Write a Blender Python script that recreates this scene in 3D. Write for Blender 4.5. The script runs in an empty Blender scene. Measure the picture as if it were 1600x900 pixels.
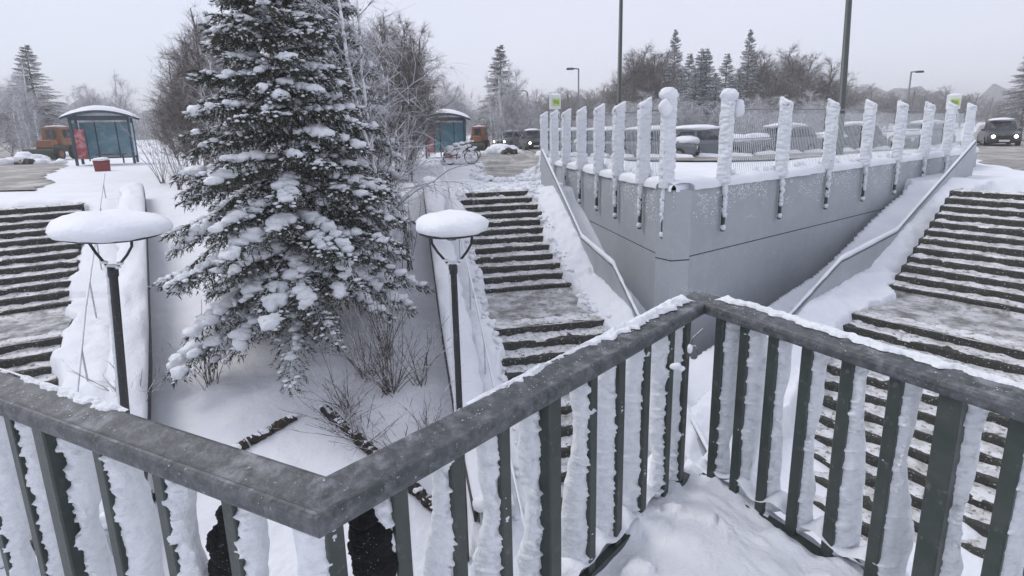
import bpy, bmesh, math, random
import numpy as np
from mathutils import Vector, Matrix
random.seed(7); rng = np.random.default_rng(7)
C = bpy.context.scene.collection
scn = bpy.context.scene
# ------------------------------------------------------------------ camera, sky, sun
F, PITCH, ROLL = 850.0, math.radians(12), math.radians(1.2)
SH = -250 + F*math.tan(PITCH)                      # vertical lens shift in photo pixels
fw = np.array([0, math.cos(PITCH), -math.sin(PITCH)])
_r = np.array([1.0, 0, 0]); _u = np.array([0, math.sin(PITCH), math.cos(PITCH)])
rt = _r*math.cos(ROLL) - _u*math.sin(ROLL); up = _u*math.cos(ROLL) + _r*math.sin(ROLL)
cam = bpy.data.cameras.new('camera'); co = bpy.data.objects.new('camera', cam); C.objects.link(co)
co.matrix_world = Matrix(((rt[0], up[0], -fw[0], 0), (rt[1], up[1], -fw[1], 0), (rt[2], up[2], -fw[2], 0), (0, 0, 0, 1)))
cam.sensor_width = 36; cam.sensor_fit = 'HORIZONTAL'; cam.lens = 36*F/1600; cam.shift_y = SH/1600
cam.clip_start = .05; cam.clip_end = 3000; scn.camera = co
w = bpy.data.worlds.new('World'); scn.world = w; w.use_nodes = True
nt = w.node_tree; nt.nodes.clear()
wo = nt.nodes.new('ShaderNodeOutputWorld'); ad = nt.nodes.new('ShaderNodeAddShader')
b1 = nt.nodes.new('ShaderNodeBackground'); b2 = nt.nodes.new('ShaderNodeBackground')
sk = nt.nodes.new('ShaderNodeTexSky'); sk.sky_type = 'NISHITA'; sk.sun_disc = False
SUN_EL, SUN_AZ = math.radians(48), math.radians(-70)
sk.sun_elevation = SUN_EL; sk.sun_rotation = SUN_AZ
nt.links.new(sk.outputs[0], b1.inputs[0]); b1.inputs[1].default_value = .012
tc = nt.nodes.new('ShaderNodeTexCoord'); nz = nt.nodes.new('ShaderNodeTexNoise'); cr = nt.nodes.new('ShaderNodeValToRGB')
nz.inputs['Scale'].default_value = 1.6; nz.inputs['Detail'].default_value = 3
cr.color_ramp.elements[0].position = .3; cr.color_ramp.elements[0].color = (.515, .54, .635, 1)
cr.color_ramp.elements[1].position = .7; cr.color_ramp.elements[1].color = (.57, .57, .655, 1)
nt.links.new(tc.outputs['Generated'], nz.inputs['Vector']); nt.links.new(nz.outputs[0], cr.inputs[0])
nt.links.new(cr.outputs[0], b2.inputs[0]); b2.inputs[1].default_value = 1.0
nt.links.new(b1.outputs[0], ad.inputs[0]); nt.links.new(b2.outputs[0], ad.inputs[1]); nt.links.new(ad.outputs[0], wo.inputs[0])
sl = bpy.data.lights.new('sun', 'SUN'); so = bpy.data.objects.new('sun', sl); C.objects.link(so)
sl.energy = 1.0; sl.angle = math.radians(25); sl.color = (1, .97, .93)
sd = Vector((math.sin(SUN_AZ)*math.cos(SUN_EL), math.cos(SUN_AZ)*math.cos(SUN_EL), math.sin(SUN_EL)))
so.rotation_euler = sd.to_track_quat('Z', 'Y').to_euler(); so.location = (0, 0, 30)
scn.view_settings.view_transform = 'Standard'; scn.view_settings.look = 'None'; scn.view_settings.exposure = .50; scn.view_settings.gamma = 1
# ------------------------------------------------------------------ layout helpers (the eye is the origin; photo pixel -> point of the place)
def ray(x, y): return fw + rt*(x-800)/F - up*(y-450-SH)/F
def atY(x, y, Y): d = ray(x, y); return d*Y/d[1]
def atZ(x, y, Z): d = ray(x, y); return d*Z/d[2]
AL = math.radians(10.5)
V = np.array([math.cos(AL), math.sin(AL)]); U = np.array([-math.sin(AL), math.cos(AL)])
def ls(lat, s, z=0): p = V*lat + U*s; return Vector((p[0], p[1], z))
def toL(x, y): return (-.565*y - x)/.6, y          # the flank to the left is laid out like the stairway side, spread wider
def toR(x, y): return (.565*y - x)/.6, y
def pxL(x): return 500-(x-500)*5/3
def pxR(x): return 1100+(1100-x)*5/3
# ------------------------------------------------------------------ noise
def _h(i, j, k=0):
    n = (i*374761393 + j*668265263 + k*2147483647//7*31) & 0xffffffff
    n = ((n ^ (n >> 13))*1274126177) & 0xffffffff
    return ((n ^ (n >> 16)) & 0xffff)/65535.0
def vn(x, y, k=0):
    x = np.asarray(x, float); y = np.asarray(y, float)
    xi = np.floor(x).astype(np.int64); yi = np.floor(y).astype(np.int64); fx = x-xi; fy = y-yi
    fx = fx*fx*(3-2*fx); fy = fy*fy*(3-2*fy)
    a = _h(xi, yi, k); b = _h(xi+1, yi, k); c = _h(xi, yi+1, k); d = _h(xi+1, yi+1, k)
    return (a*(1-fx)+b*fx)*(1-fy)+(c*(1-fx)+d*fx)*fy*1.0
def fbm(x, y, o=4, k=0):
    s = 0; a = .5; t = 0
    for i in range(o):
        s = s + a*vn(np.asarray(x)*2**i+i*17.3, np.asarray(y)*2**i+i*9.1, k+i); t += a; a *= .5
    return s/t*2-1
def sstep(a, b, x): t = np.clip((x-a)/(b-a), 0, 1); return t*t*(3-2*t)
# ------------------------------------------------------------------ materials
def mat(name, col, rough=.7, snow=None, noise=None, bump=0, bscale=20, metal=0, emit=None, sub=0):
    """col base colour; noise=(colour2, scale, lo, hi) blotches; snow=(amount 0..1, scale) snow caught on upward faces"""
    m = bpy.data.materials.new(name); m.use_nodes = True; t = m.node_tree; N = t.nodes; L = t.links
    bs = N['Principled BSDF']; bs.inputs['Roughness'].default_value = rough; bs.inputs['Metallic'].default_value = metal
    g = N.new('ShaderNodeNewGeometry'); cur = None
    rgb = N.new('ShaderNodeRGB'); rgb.outputs[0].default_value = (*col, 1); cur = rgb.outputs[0]
    def noise_f(scale, lo, hi, det=6, dist=0, st=None):
        n = N.new('ShaderNodeTexNoise'); src = g.outputs['Position']
        if st:
            mp = N.new('ShaderNodeMapping'); mp.inputs['Scale'].default_value = st; L.new(src, mp.inputs['Vector']); src = mp.outputs[0]
        n.inputs['Scale'].default_value = scale; n.inputs['Detail'].default_value = det
        n.inputs['Roughness'].default_value = .62; n.inputs['Distortion'].default_value = dist
        L.new(src, n.inputs['Vector'])
        r = N.new('ShaderNodeMapRange'); r.inputs[1].default_value = lo; r.inputs[2].default_value = hi
        L.new(n.outputs[0], r.inputs[0]); return r.outputs[0], n.outputs[0]
    def mix(f, a, b):
        x = N.new('ShaderNodeMix'); x.data_type = 'RGBA'
        if isinstance(f, float): x.inputs[0].default_value = f
        else: L.new(f, x.inputs[0])
        L.new(a, x.inputs[6])
        if isinstance(b, tuple): x.inputs[7].default_value = (*b, 1)
        else: L.new(b, x.inputs[7])
        return x.outputs[2]
    if noise:
        for nn_ in (noise if isinstance(noise, list) else [noise]):
            c2, sc, lo, hi = nn_[:4]; f, _ = noise_f(sc, lo, hi, st=nn_[4] if len(nn_) > 4 else None); cur = mix(f, cur, c2)
    if snow:
        amt, sc, up0 = snow
        f, raw = noise_f(sc, 0, 1)
        sp = N.new('ShaderNodeSeparateXYZ'); L.new(g.outputs['Normal'], sp.inputs[0])
        a = N.new('ShaderNodeMath'); a.operation = 'ADD'; L.new(sp.outputs[2], a.inputs[0])
        b = N.new('ShaderNodeMath'); b.operation = 'MULTIPLY_ADD'; L.new(raw, b.inputs[0]); b.inputs[1].default_value = 3.0; b.inputs[2].default_value = -1.5
        L.new(b.outputs[0], a.inputs[1])
        r = N.new('ShaderNodeMapRange'); r.inputs[1].default_value = up0; r.inputs[2].default_value = up0+.35; r.inputs[4].default_value = amt
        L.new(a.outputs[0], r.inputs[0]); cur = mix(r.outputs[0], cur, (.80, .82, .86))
    L.new(cur, bs.inputs['Base Color'])
    if bump:
        _, raw = noise_f(bscale, 0, 1, 5); bp = N.new('ShaderNodeBump'); bp.inputs['Strength'].default_value = bump; bp.inputs['Distance'].default_value = .6/bscale
        L.new(raw, bp.inputs['Height']); L.new(bp.outputs[0], bs.inputs['Normal'])
    if emit: bs.inputs['Emission Color'].default_value = (*emit[0], 1); bs.inputs['Emission Strength'].default_value = emit[1]
    if sub: bs.inputs['Subsurface Weight'].default_value = sub; bs.inputs['Subsurface Scale'].default_value = .03
    return m
M = {}
M['snow'] = mat('snow', (.83, .845, .875), .65, noise=((.74, .765, .82), 1.3, .4, .75), bump=.45, bscale=16)
M['snow_fine'] = mat('rime', (.80, .82, .85), .7, noise=((.68, .71, .75), 26, .45, .72), bump=.9, bscale=48)
M['snow_pack'] = mat('trodden_snow', (.74, .75, .765), .6, noise=[((.40, .40, .38), 4, .44, .66), ((.13, .13, .115), 13, .54, .66)], bump=.7, bscale=26)
M['road'] = mat('slush_road', (.22, .205, .18), .55, noise=[((.52, .51, .48), 1, .50, .66, (2.2, .22, 1)), ((.13, .12, .105), 1, .52, .68, (3.1, .16, 1)), ((.50, .49, .47), .55, .47, .66), ((.12, .115, .10), 1.9, .5, .75)], bump=.5, bscale=5)
M['landing'] = mat('icy_landing', (.17, .17, .16), .3, noise=[((.60, .61, .62), 2.6, .38, .58), ((.09, .088, .07), 9, .52, .68), ((.11, .10, .05), 3.3, .62, .8)], bump=.4, bscale=18)
M['step'] = mat('wet_concrete', (.034, .034, .029), .75, noise=[((.07, .072, .05), 9, .5, .75), ((.62, .63, .65), 34, .60, .70)], bump=.8, bscale=30)
M['wall'] = mat('grey_wall_paint', (.40, .425, .45), .6, noise=[((.35, .375, .40), .9, .35, .7), ((.45, .47, .49), 7, .5, .85), ((.34, .365, .385), 1, .50, .78, (1.7, 1.7, .3)), ((.44, .46, .48), 1, .55, .85, (.8, .8, 1.4)), ((.78, .8, .83), 95, .735, .76)], bump=.12, bscale=40)
M['rime_patch'] = mat('rime_patch', (.62, .645, .67), .8, noise=((.42, .45, .47), 40, .45, .62), bump=.9, bscale=60)
M['concrete'] = mat('concrete', (.24, .245, .25), .8, noise=((.17, .17, .17), 6, .4, .7), bump=.3, bscale=30)
M['dark_edge'] = mat('dark_membrane', (.035, .035, .036), .7, noise=((.12, .12, .12), 12, .5, .7), bump=.4)
M['rail'] = mat('green_grey_paint', (.028, .040, .034), .42, noise=[((.055, .066, .060), 7, .35, .75), ((.12, .12, .11), 24, .60, .72)], bump=.25, bscale=60)
M['frosted_rail'] = mat('frosted_paint', (.036, .044, .043), .5, snow=(.16, 7, 1.15), noise=[((.085, .09, .10), 14, .35, .7), ((.10, .105, .11), 60, .5, .7), ((.15, .155, .165), 22, .48, .72), ((.50, .52, .55), 75, .645, .72)], bump=.5, bscale=80)
M['galv'] = mat('galvanised_steel', (.25, .26, .27), .5, metal=.4, noise=((.15, .155, .16), 20, .4, .7))
M['black'] = mat('black_enamel', (.022, .024, .025), .45, noise=((.12, .125, .13), 40, .58, .72))
M['fleece'] = mat('black_fleece', (.0035, .0035, .004), .95, bump=1.0, bscale=110)
M['bark'] = mat('frosted_bark', (.10, .088, .08), .9, snow=(.9, 9, .25), noise=((.17, .155, .145), 14, .4, .7))
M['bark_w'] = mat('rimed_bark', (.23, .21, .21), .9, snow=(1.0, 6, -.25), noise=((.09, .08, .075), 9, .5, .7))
M['bark_b'] = mat('brown_twigs', (.085, .068, .058), .9, snow=(.85, 5, .55), noise=((.14, .115, .10), 14, .4, .7))
M['needles'] = mat('needles', (.030, .040, .024), .8, snow=(.9, 7, .30), noise=((.055, .05, .032), 3, .4, .7))
M['needles_f'] = mat('rimed_needles', (.045, .055, .048), .8, snow=(.8, 2.5, .35), noise=((.08, .085, .08), 1.5, .4, .7))
M['blue'] = mat('dark_blue_metal', (.025, .055, .085), .4, noise=((.04, .08, .11), 8, .4, .7))
M['poster'] = mat('poster_red', (.30, .05, .06), .5, noise=((.55, .28, .28), 3, .45, .6))
M['glass'] = mat('teal_glass', (.18, .40, .48), .3, noise=((.40, .55, .60), 2.2, .45, .7))
M['cglass'] = mat('car_glass', (.02, .025, .03), .1, noise=((.2, .21, .22), 2.5, .5, .8))
M['orange'] = mat('orange_paint', (.25, .095, .035), .55, noise=((.13, .06, .03), 5, .4, .7))
M['red'] = mat('red_paint', (.26, .035, .035), .5, noise=((.16, .05, .05), 9, .4, .7))
M['green_dark'] = mat('dark_green_paint', (.03, .045, .03), .6)
M['tyre'] = mat('rubber', (.02, .02, .02), .9, noise=((.3, .3, .3), 9, .6, .75))
M['car_dark'] = mat('charcoal_car_paint', (.05, .052, .058), .35, noise=((.16, .155, .15), 6, .5, .8))
M['car_grey'] = mat('grey_car_paint', (.15, .165, .18), .35, noise=((.16, .155, .15), 6, .5, .8))
M['car_blue'] = mat('slate_car_paint', (.09, .11, .13), .35, noise=((.2, .2, .2), 6, .55, .8))
M['lamp_on'] = mat('lit_headlight', (.9, .9, .8), .2, emit=((1, .95, .82), 6))
M['white'] = mat('white_plastic', (.72, .72, .72), .5)
M['sign_green'] = mat('lime_sign', (.50, .62, .22), .5)
M['sign_ink'] = mat('green_ink', (.08, .22, .03), .6)
M['soil'] = mat('soil', (.05, .047, .035), .95, noise=((.6, .6, .6), 4, .55, .7), bump=.8, bscale=9)
M['log'] = mat('weathered_log', (.030, .026, .022), .9, snow=(1, 9, .95), noise=((.10, .05, .02), 8, .55, .7), bump=.8, bscale=25)
M['timber'] = mat('grey_timber', (.16, .135, .115), .85, noise=((.30, .28, .26), 6, .45, .7))
M['larch'] = mat('larch_twigs', (.085, .075, .068), .9, snow=(.75, 2.5, .30), noise=((.13, .12, .115), 1.5, .4, .7))
M['hedge'] = mat('dark_hedge', (.13, .135, .14), .9, noise=((.45, .46, .48), 1.6, .45, .65), bump=.8, bscale=4)
# ------------------------------------------------------------------ object helpers
def setp(o, label=None, cat=None, group=None, kind=None):
    if label: o['label'] = label
    if cat: o['category'] = cat
    if group: o['group'] = group
    if kind: o['kind'] = kind
    return o
def thing(name, label, cat, loc=(0, 0, 0), rz=0, group=None):
    o = bpy.data.objects.new(name, None); C.objects.link(o); o.empty_display_size = .2
    o.location = loc; o.rotation_euler = (0, 0, rz); return setp(o, label, cat, group)
def link(name, me, m, parent=None):
    if m is not None and not me.materials: me.materials.append(M[m] if isinstance(m, str) else m)
    o = bpy.data.objects.new(name, me); C.objects.link(o)
    if parent is not None: o.parent = parent
    return o
class G:
    def __init__(s): s.v = []; s.f = []
    def add(s, v, f):
        n = len(s.v); s.v.extend([tuple(p) for p in v]); s.f.extend([tuple(i+n for i in q) for q in f]); return s
    def box(s, c, d, rz=0, taper=1.0, bev=0):
        x, y, z = d[0]/2, d[1]/2, d[2]/2; cs, sn = math.cos(rz), math.sin(rz)
        if bev:
            b = bev; ring = [(x-b, y), (x, y-b), (x, -y+b), (x-b, -y), (-x+b, -y), (-x, -y+b), (-x, y-b), (-x+b, y)][::-1]
            sec = [(-z, .0), (-z+b, 1), (z-b, 1), (z, 0)]; vs = []
            for zz, k in sec:
                q = 1 if k else 0
                for (a, e) in ring:
                    aa = a if q else a*(1-b/x); ee = e if q else e*(1-b/y)
                    tt = taper if zz > 0 else 1
                    aa *= tt; ee *= tt; vs.append((c[0]+aa*cs-ee*sn, c[1]+aa*sn+ee*cs, c[2]+zz))
            fs = [tuple(range(8))[::-1], tuple(range(24, 32))]
            for i in range(3):
                for j in range(8): fs.append((i*8+j, i*8+(j+1) % 8, i*8+8+(j+1) % 8, i*8+8+j))
            return s.add(vs, fs)
        vs = []
        for zz, k in ((-z, 1), (z, taper)):
            for a, e in ((-x, -y), (x, -y), (x, y), (-x, y)): a *= k; e *= k; vs.append((c[0]+a*cs-e*sn, c[1]+a*sn+e*cs, c[2]+zz))
        return s.add(vs, [(0, 3, 2, 1), (4, 5, 6, 7), (0, 1, 5, 4), (1, 2, 6, 5), (2, 3, 7, 6), (3, 0, 4, 7)])
    def tube(s, pts, r, n=8, cap=True):
        pts = [Vector(p) for p in pts]; m = len(pts); rr = r if hasattr(r, '__len__') else [r]*m; vs = []
        t = (pts[1]-pts[0]).normalized(); a = t.orthogonal().normalized()
        for i, p in enumerate(pts):
            t = (pts[min(i+1, m-1)]-pts[max(i-1, 0)]).normalized(); a = (a - t*a.dot(t)).normalized(); b = t.cross(a)
            for k in range(n):
                g = 2*math.pi*k/n; vs.append(p + (a*math.cos(g)+b*math.sin(g))*rr[i])
        fs = [(i*n+k, i*n+(k+1) % n, (i+1)*n+(k+1) % n, (i+1)*n+k) for i in range(m-1) for k in range(n)]
        if cap: fs += [tuple(range(n))[::-1], tuple(range((m-1)*n, m*n))]
        return s.add(vs, fs)
    def blob(s, c, r, sub=2, amp=.18, fr=1.6, seed=0, rz=0):
        vs, fs = ICO[sub]; key = (sub, amp, fr, seed % 14)
        if key not in BC:
            q = vs.copy(); sd_ = seed % 14
            d = fbm(q[:, 0]*fr+sd_*3.1+q[:, 2]*1.7, q[:, 1]*fr+sd_*7.7+q[:, 2]*fr, 3, 3); BC[key] = q*(1+amp*d)[:, None]
        q = BC[key]*np.array(r); cs, sn = math.cos(rz), math.sin(rz)
        x = q[:, 0]*cs-q[:, 1]*sn; y = q[:, 0]*sn+q[:, 1]*cs
        return s.add(np.stack([x+c[0], y+c[1], q[:, 2]+c[2]], 1).tolist(), fs)
    def grid(s, P):            # P (n,m,3)
        n, m = P.shape[:2]
        return s.add(P.reshape(-1, 3).tolist(), [(i*m+j, i*m+j+1, (i+1)*m+j+1, (i+1)*m+j) for i in range(n-1) for j in range(m-1)])
    def mesh(s, name, smooth=False):
        me = bpy.data.meshes.new(name); me.from_pydata(s.v, [], s.f)
        if smooth: me.polygons.foreach_set('use_smooth', [True]*len(me.polygons))
        me.update(); return me
    def obj(s, name, m, parent=None, smooth=False): return link(name, s.mesh(name, smooth), m, parent)
ICO = {}; BC = {}
for k in (1, 2, 3, 4):
    bm = bmesh.new(); bmesh.ops.create_icosphere(bm, subdivisions=k, radius=1)
    ICO[k] = (np.array([v.co[:] for v in bm.verts]), [tuple(v.index for v in f.verts) for f in bm.faces]); bm.free()
def npmesh(name, P, faces, smooth=True):
    me = bpy.data.meshes.new(name); P = np.asarray(P, np.float32); Fa = np.asarray(faces, np.int32); k = Fa.shape[1]
    me.vertices.add(len(P)); me.vertices.foreach_set('co', P.ravel())
    me.loops.add(Fa.size); me.loops.foreach_set('vertex_index', Fa.ravel())
    me.polygons.add(len(Fa)); me.polygons.foreach_set('loop_start', np.arange(0, Fa.size, k, dtype=np.int32))
    me.polygons.foreach_set('use_smooth', np.full(len(Fa), smooth)); me.update(calc_edges=True); me.validate(); return me
def quads(n, m): i = np.arange(n-1)[:, None]*m+np.arange(m-1)[None]; return np.stack([i, i+1, i+m+1, i+m], -1).reshape(-1, 4)
def copy_tree(o, parent=None, loc=None, rz=None, sc=None, label=None):
    c = o.copy(); C.objects.link(c); c.parent = parent
    for ch in o.children: copy_tree(ch, c)
    if loc is not None: c.location = loc
    if rz is not None: c.rotation_euler = (0, 0, rz)
    if sc is not None: c.scale = (sc, sc, sc) if not hasattr(sc, '__len__') else sc
    if label: c['label'] = label
    return c
# ------------------------------------------------------------------ ground heights (depth below the eye)
def line(s):
    s = np.asarray(s, float)
    return np.where(s > 14.6, 1.68, np.where(s > 11.03, 1.7+(14.6-s)*.4615, np.where(s > 9.05, 3.5, np.minimum(3.5+(9.05-s)*.4615, 5.6))))
def far(Y): return 1.66 + .22*sstep(18, 55, Y) + .1*sstep(55, 200, Y)
def Hmain(X, Y, nz=True):
    s = X*U[0]+Y*U[1]; lat = X*V[0]+Y*V[1]
    lin = sum(line(s+k_) for k_ in np.linspace(-1.3, 1.3, 9))/9; lin2 = sum(line(s+k_) for k_ in np.linspace(-2.6, 2.2, 17))/17
    n = fbm(X*1.1, Y*1.1, 5)*.05 if nz else 0
    e1 = fbm(s*2.2, lat*0+3, 4, 5)*.16 if nz else 0; e2 = fbm(s*2.2, lat*0+9, 4, 6)*.2 if nz else 0
    left = lin2 + .04 + .09*sstep(-.5, .4, lat) - .10*np.clip(-lat-1, 0, 6)*sstep(6, 14, s)
    strip = line(s)*.6+lin*.4 - .10 - .05*np.abs(fbm(X*5, Y*5, 4, 8))
    bank = lin*.5+line(s)*.5 - .07 - .20*sstep(3.3, 3.9, lat) - .09*np.abs(fbm(X*4, Y*4, 4, 9)) - (.05*np.maximum(0, fbm(X*11, Y*11, 3, 19)) if nz else 0)
    st = line(s)+.38
    H = np.where(lat < .5, left, strip)
    k = sstep(1.38-.06, 1.38+.06, lat+e1); H = H*(1-k)+st*k
    k = sstep(3.22-.05, 3.22+.05, lat+e2); H = H*(1-k)+bank*k
    H = np.where(lat > 4.0, lin+.1, H)
    H = np.where(lat > 4.7, H + 3.0, H)
    pl = far(Y) - .10*np.clip(fbm(X*.35, Y*.35, 3, 4), -.2, 1)*sstep(30, 18, Y)
    k = np.where(lat < .5, sstep(12.2, 17.5, s), sstep(14.35, 14.9, s + .2*(fbm(lat*2, s*2, 3, 2) if nz else 0))); H = H*(1-k)+pl*k
    roadish = sstep(16.5, 17.5, s)
    return H - n*(1-roadish*.85)
def wedge_lat(X, Y):       # how far inside the raised plateau (between the two retaining walls)
    return X*V[0]+Y*V[1]-4.5
def H_all(X, Y):
    t = X/np.maximum(Y, .5)
    XL = -.565*Y-.6*X; XR = .565*Y-.6*X
    xm = np.where(t < -.353, XL, np.where(t > .353, XR, X))
    fb = Y < .6
    H = Hmain(xm, np.maximum(Y, .6))
    lump = fbm(X*3.1+20, Y*3.1, 5, 12)*.035*sstep(14, 9, np.hypot(X, Y))
    H = H-lump-.012*np.abs(fbm(X*9, Y*9, 3, 14))*sstep(12, 7, np.hypot(X, Y))
    return np.where(fb, 5.4, H)
# ------------------------------------------------------------------ snow ground (one sheet to the horizon)
az = np.concatenate([np.linspace(-180, -52, 40)[:-1], np.linspace(-52, 52, 460), np.linspace(52, 180, 40)[1:]])
rr = np.concatenate([[.8, 1.6, 2.4], np.exp(np.linspace(math.log(3.0), math.log(30), 520)), np.exp(np.linspace(math.log(30.6), math.log(1500), 130))])
A_, R_ = np.meshgrid(np.radians(az), rr); GX = R_*np.sin(A_); GY = R_*np.cos(A_)
GZ = -H_all(GX, GY)
me = npmesh('snow_ground', np.stack([GX, GY, GZ], -1).reshape(-1, 3), quads(*GX.shape)[:, ::-1])
g = link('snow_ground', me, 'snow'); setp(g, kind='structure')
def ground(X, Y): return -float(H_all(np.array([X]), np.array([Y]))[0])
# ------------------------------------------------------------------ corner and directions of the two retaining walls
c0 = ls(4.5, 8.75); CX, CY = c0.x, c0.y
ex, ey = toR(*ls(4.5, 18.6).xy[:]); d2 = np.array([ex-CX, ey-CY]); LEN2 = np.linalg.norm(d2); d2 /= LEN2
d1 = U.copy(); LEN1 = 18.6-8.75
# plateau wedge
aa = np.concatenate([np.linspace(0.02, 12, 90), np.exp(np.linspace(math.log(12.3), math.log(1400), 70))]); bb = np.linspace(0, 1, 140)
bb = .5-.5*np.cos(bb*math.pi); bb = bb*.6+np.linspace(0, 1, 140)*.4
Am, Bm = np.meshgrid(aa, bb, indexing='ij')
def edge(d, L, bend): k_ = np.minimum(Am, L); r_ = np.maximum(Am-L, 0); return d[0]*k_+bend[0]*r_, d[1]*k_+bend[1]*r_
E1 = edge(d1, LEN1+.05, (.13, .99)); E2 = edge(d2*1.2, LEN2/1.2, (.74, .95))
WX = CX+(1-Bm)*E1[0]+Bm*E2[0]; WY = CY+(1-Bm)*E1[1]+Bm*E2[1]
n1 = V; n2 = np.array([-d2[1], d2[0]])
dist = np.minimum((WX-CX)*n1[0]+(WY-CY)*n1[1], (WX-CX)*n2[0]+(WY-CY)*n2[1])
WH = 1.06 + (far(WY)-1.1)*sstep(1.8, 4.5, dist) - .05*fbm(WX*.8, WY*.8, 4, 3)*sstep(0, .5, dist)
endk = sstep(18.5, 21.5, WX*U[0]+WY*U[1]); WH = WH*(1-endk)+(far(WY)-.02)*endk
endk = sstep(LEN2-.3, LEN2+1.6, (WX-CX)*d2[0]+(WY-CY)*d2[1])*sstep(4, .2, (WX-CX)*n2[0]+(WY-CY)*n2[1]); WH = WH*(1-endk)+(H_all(WX, WY)-.01)*endk
me = npmesh('plateau_snow', np.stack([WX, WY, -WH], -1).reshape(-1, 3), quads(*WX.shape)[:, ::-1])
setp(link('plateau_snow_field', me, 'snow'), kind='structure')
# ------------------------------------------------------------------ slushy road and its continuation left and right
random.seed(99)
def sheet(name, poly, m, lift, step=.25, jag=.25, n=60, conv=lambda x, y: (x, y), k=0):
    """ragged-edged sheet between left and right edge lines given as rows [(Y, xl, xr)]"""
    Ys = [p[0] for p in poly]; Y = np.exp(np.linspace(math.log(Ys[0]), math.log(Ys[-1]), 160))[:, None]
    xl = np.interp(Y, Ys, [p[1] for p in poly])+fbm(Y*1.3, 3.3+k, 3)*jag; xr = np.interp(Y, Ys, [p[2] for p in poly])+fbm(Y*1.3, 7.3+k, 3)*jag
    X = xl+(xr-xl)*np.linspace(0, 1, n)[None]; GX_, GY_ = conv(X, Y+0*X); lf = np.full((160, n), lift); lf[:, [0, -1]] = -.01
    Z = -H_all(GX_, GY_)+lf
    me = npmesh(name, np.stack([GX_, GY_, Z], -1).reshape(-1, 3), quads(160, n)); return setp(link(name, me, m), kind='structure')
def xz(x, y, z): p = atZ(x, y, z); return (p[1], p[0])
rd = [(17.6, -.7, -.1), (18.6, -1.0, .55), (20.5, -1.3, 1.0), (24, -1.25, 1.25), (28, -1.9, 1.6), (34, -2.8, 2.4), (45, -3.5, 4.5), (70, -5, 6), (160, -9, 9), (400, -14, 12)]
sheet('road', rd, 'road', .05, jag=.35)
sheet('side_road_left', rd, 'road', .05, conv=toL, jag=.35, k=5, n=40)
sheet('side_road_right', [(r_[0], r_[1]-1, min(r_[2], r_[0]*.06+.2)) for r_ in rd], 'road', .03, conv=toR, jag=.35, k=9, n=40)
pts = []
for i in range(260):
    Y = random.choice([random.uniform(17.6, 19.5), random.uniform(18, 34)]); e_ = random.choice((1, 2))
    x = np.interp(Y, [r_[0] for r_ in rd], [r_[e_] for r_ in rd])+random.gauss(0, .16)
    if Y < 18.2: x = random.uniform(-.8, .7); Y -= .2
    pts.append((x, Y, random.choice((.03, .05, .05, .08, .12))))
g = G(); a_ = np.array(pts); zz = -H_all(a_[:, 0], a_[:, 1])
for i, (x, y, r) in enumerate(pts): g.blob((x, y, zz[i]+.03+r*.2), (r*1.2, r, r*.7), 2, .4, 1.8, i, i)
for i in range(40): x, y = random.gauss(.95, .22), random.gauss(19.4, .7); r = random.uniform(.08, .2); g.blob((x, y, ground(x, y)+r*.3), (r, r, r*.8), 2, .4, 1.8, i, i)
setp(setp(g.obj('slush_lumps', 'snow', None, True), kind='stuff'), 'lumps of snow and slush thrown up along both edges of the road', 'snow lumps')
# street behind the fence on the plateau
cl = np.array([(2.6, 52), (3.2, 40), (4.2, 31.5), (7.3, 26.3), (10.4, 25.2), (14, 26.6), (23, 32), (36, 42), (60, 60)], float)
tt = np.linspace(0, len(cl)-1, 200); cx_ = np.interp(tt, range(len(cl)), cl[:, 0]); cy_ = np.interp(tt, range(len(cl)), cl[:, 1])
for _ in range(12): cx_[1:-1] = (cx_[:-2]+cx_[2:]+2*cx_[1:-1])/4; cy_[1:-1] = (cy_[:-2]+cy_[2:]+2*cy_[1:-1])/4
tx = np.gradient(cx_); ty = np.gradient(cy_); ln = np.hypot(tx, ty); wv = np.linspace(-1.5, 1.6, 14)[None]+.25*fbm(np.arange(200)[:, None]*.17, np.linspace(-1, 1, 14)[None]*.4, 3)
SX = cx_[:, None]-ty[:, None]/ln[:, None]*wv; SY = cy_[:, None]+tx[:, None]/ln[:, None]*wv
setp(link('street', npmesh('street', np.stack([SX, SY, -far(SY)+.10], -1).reshape(-1, 3), quads(200, 14)), 'road'), kind='structure')
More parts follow.
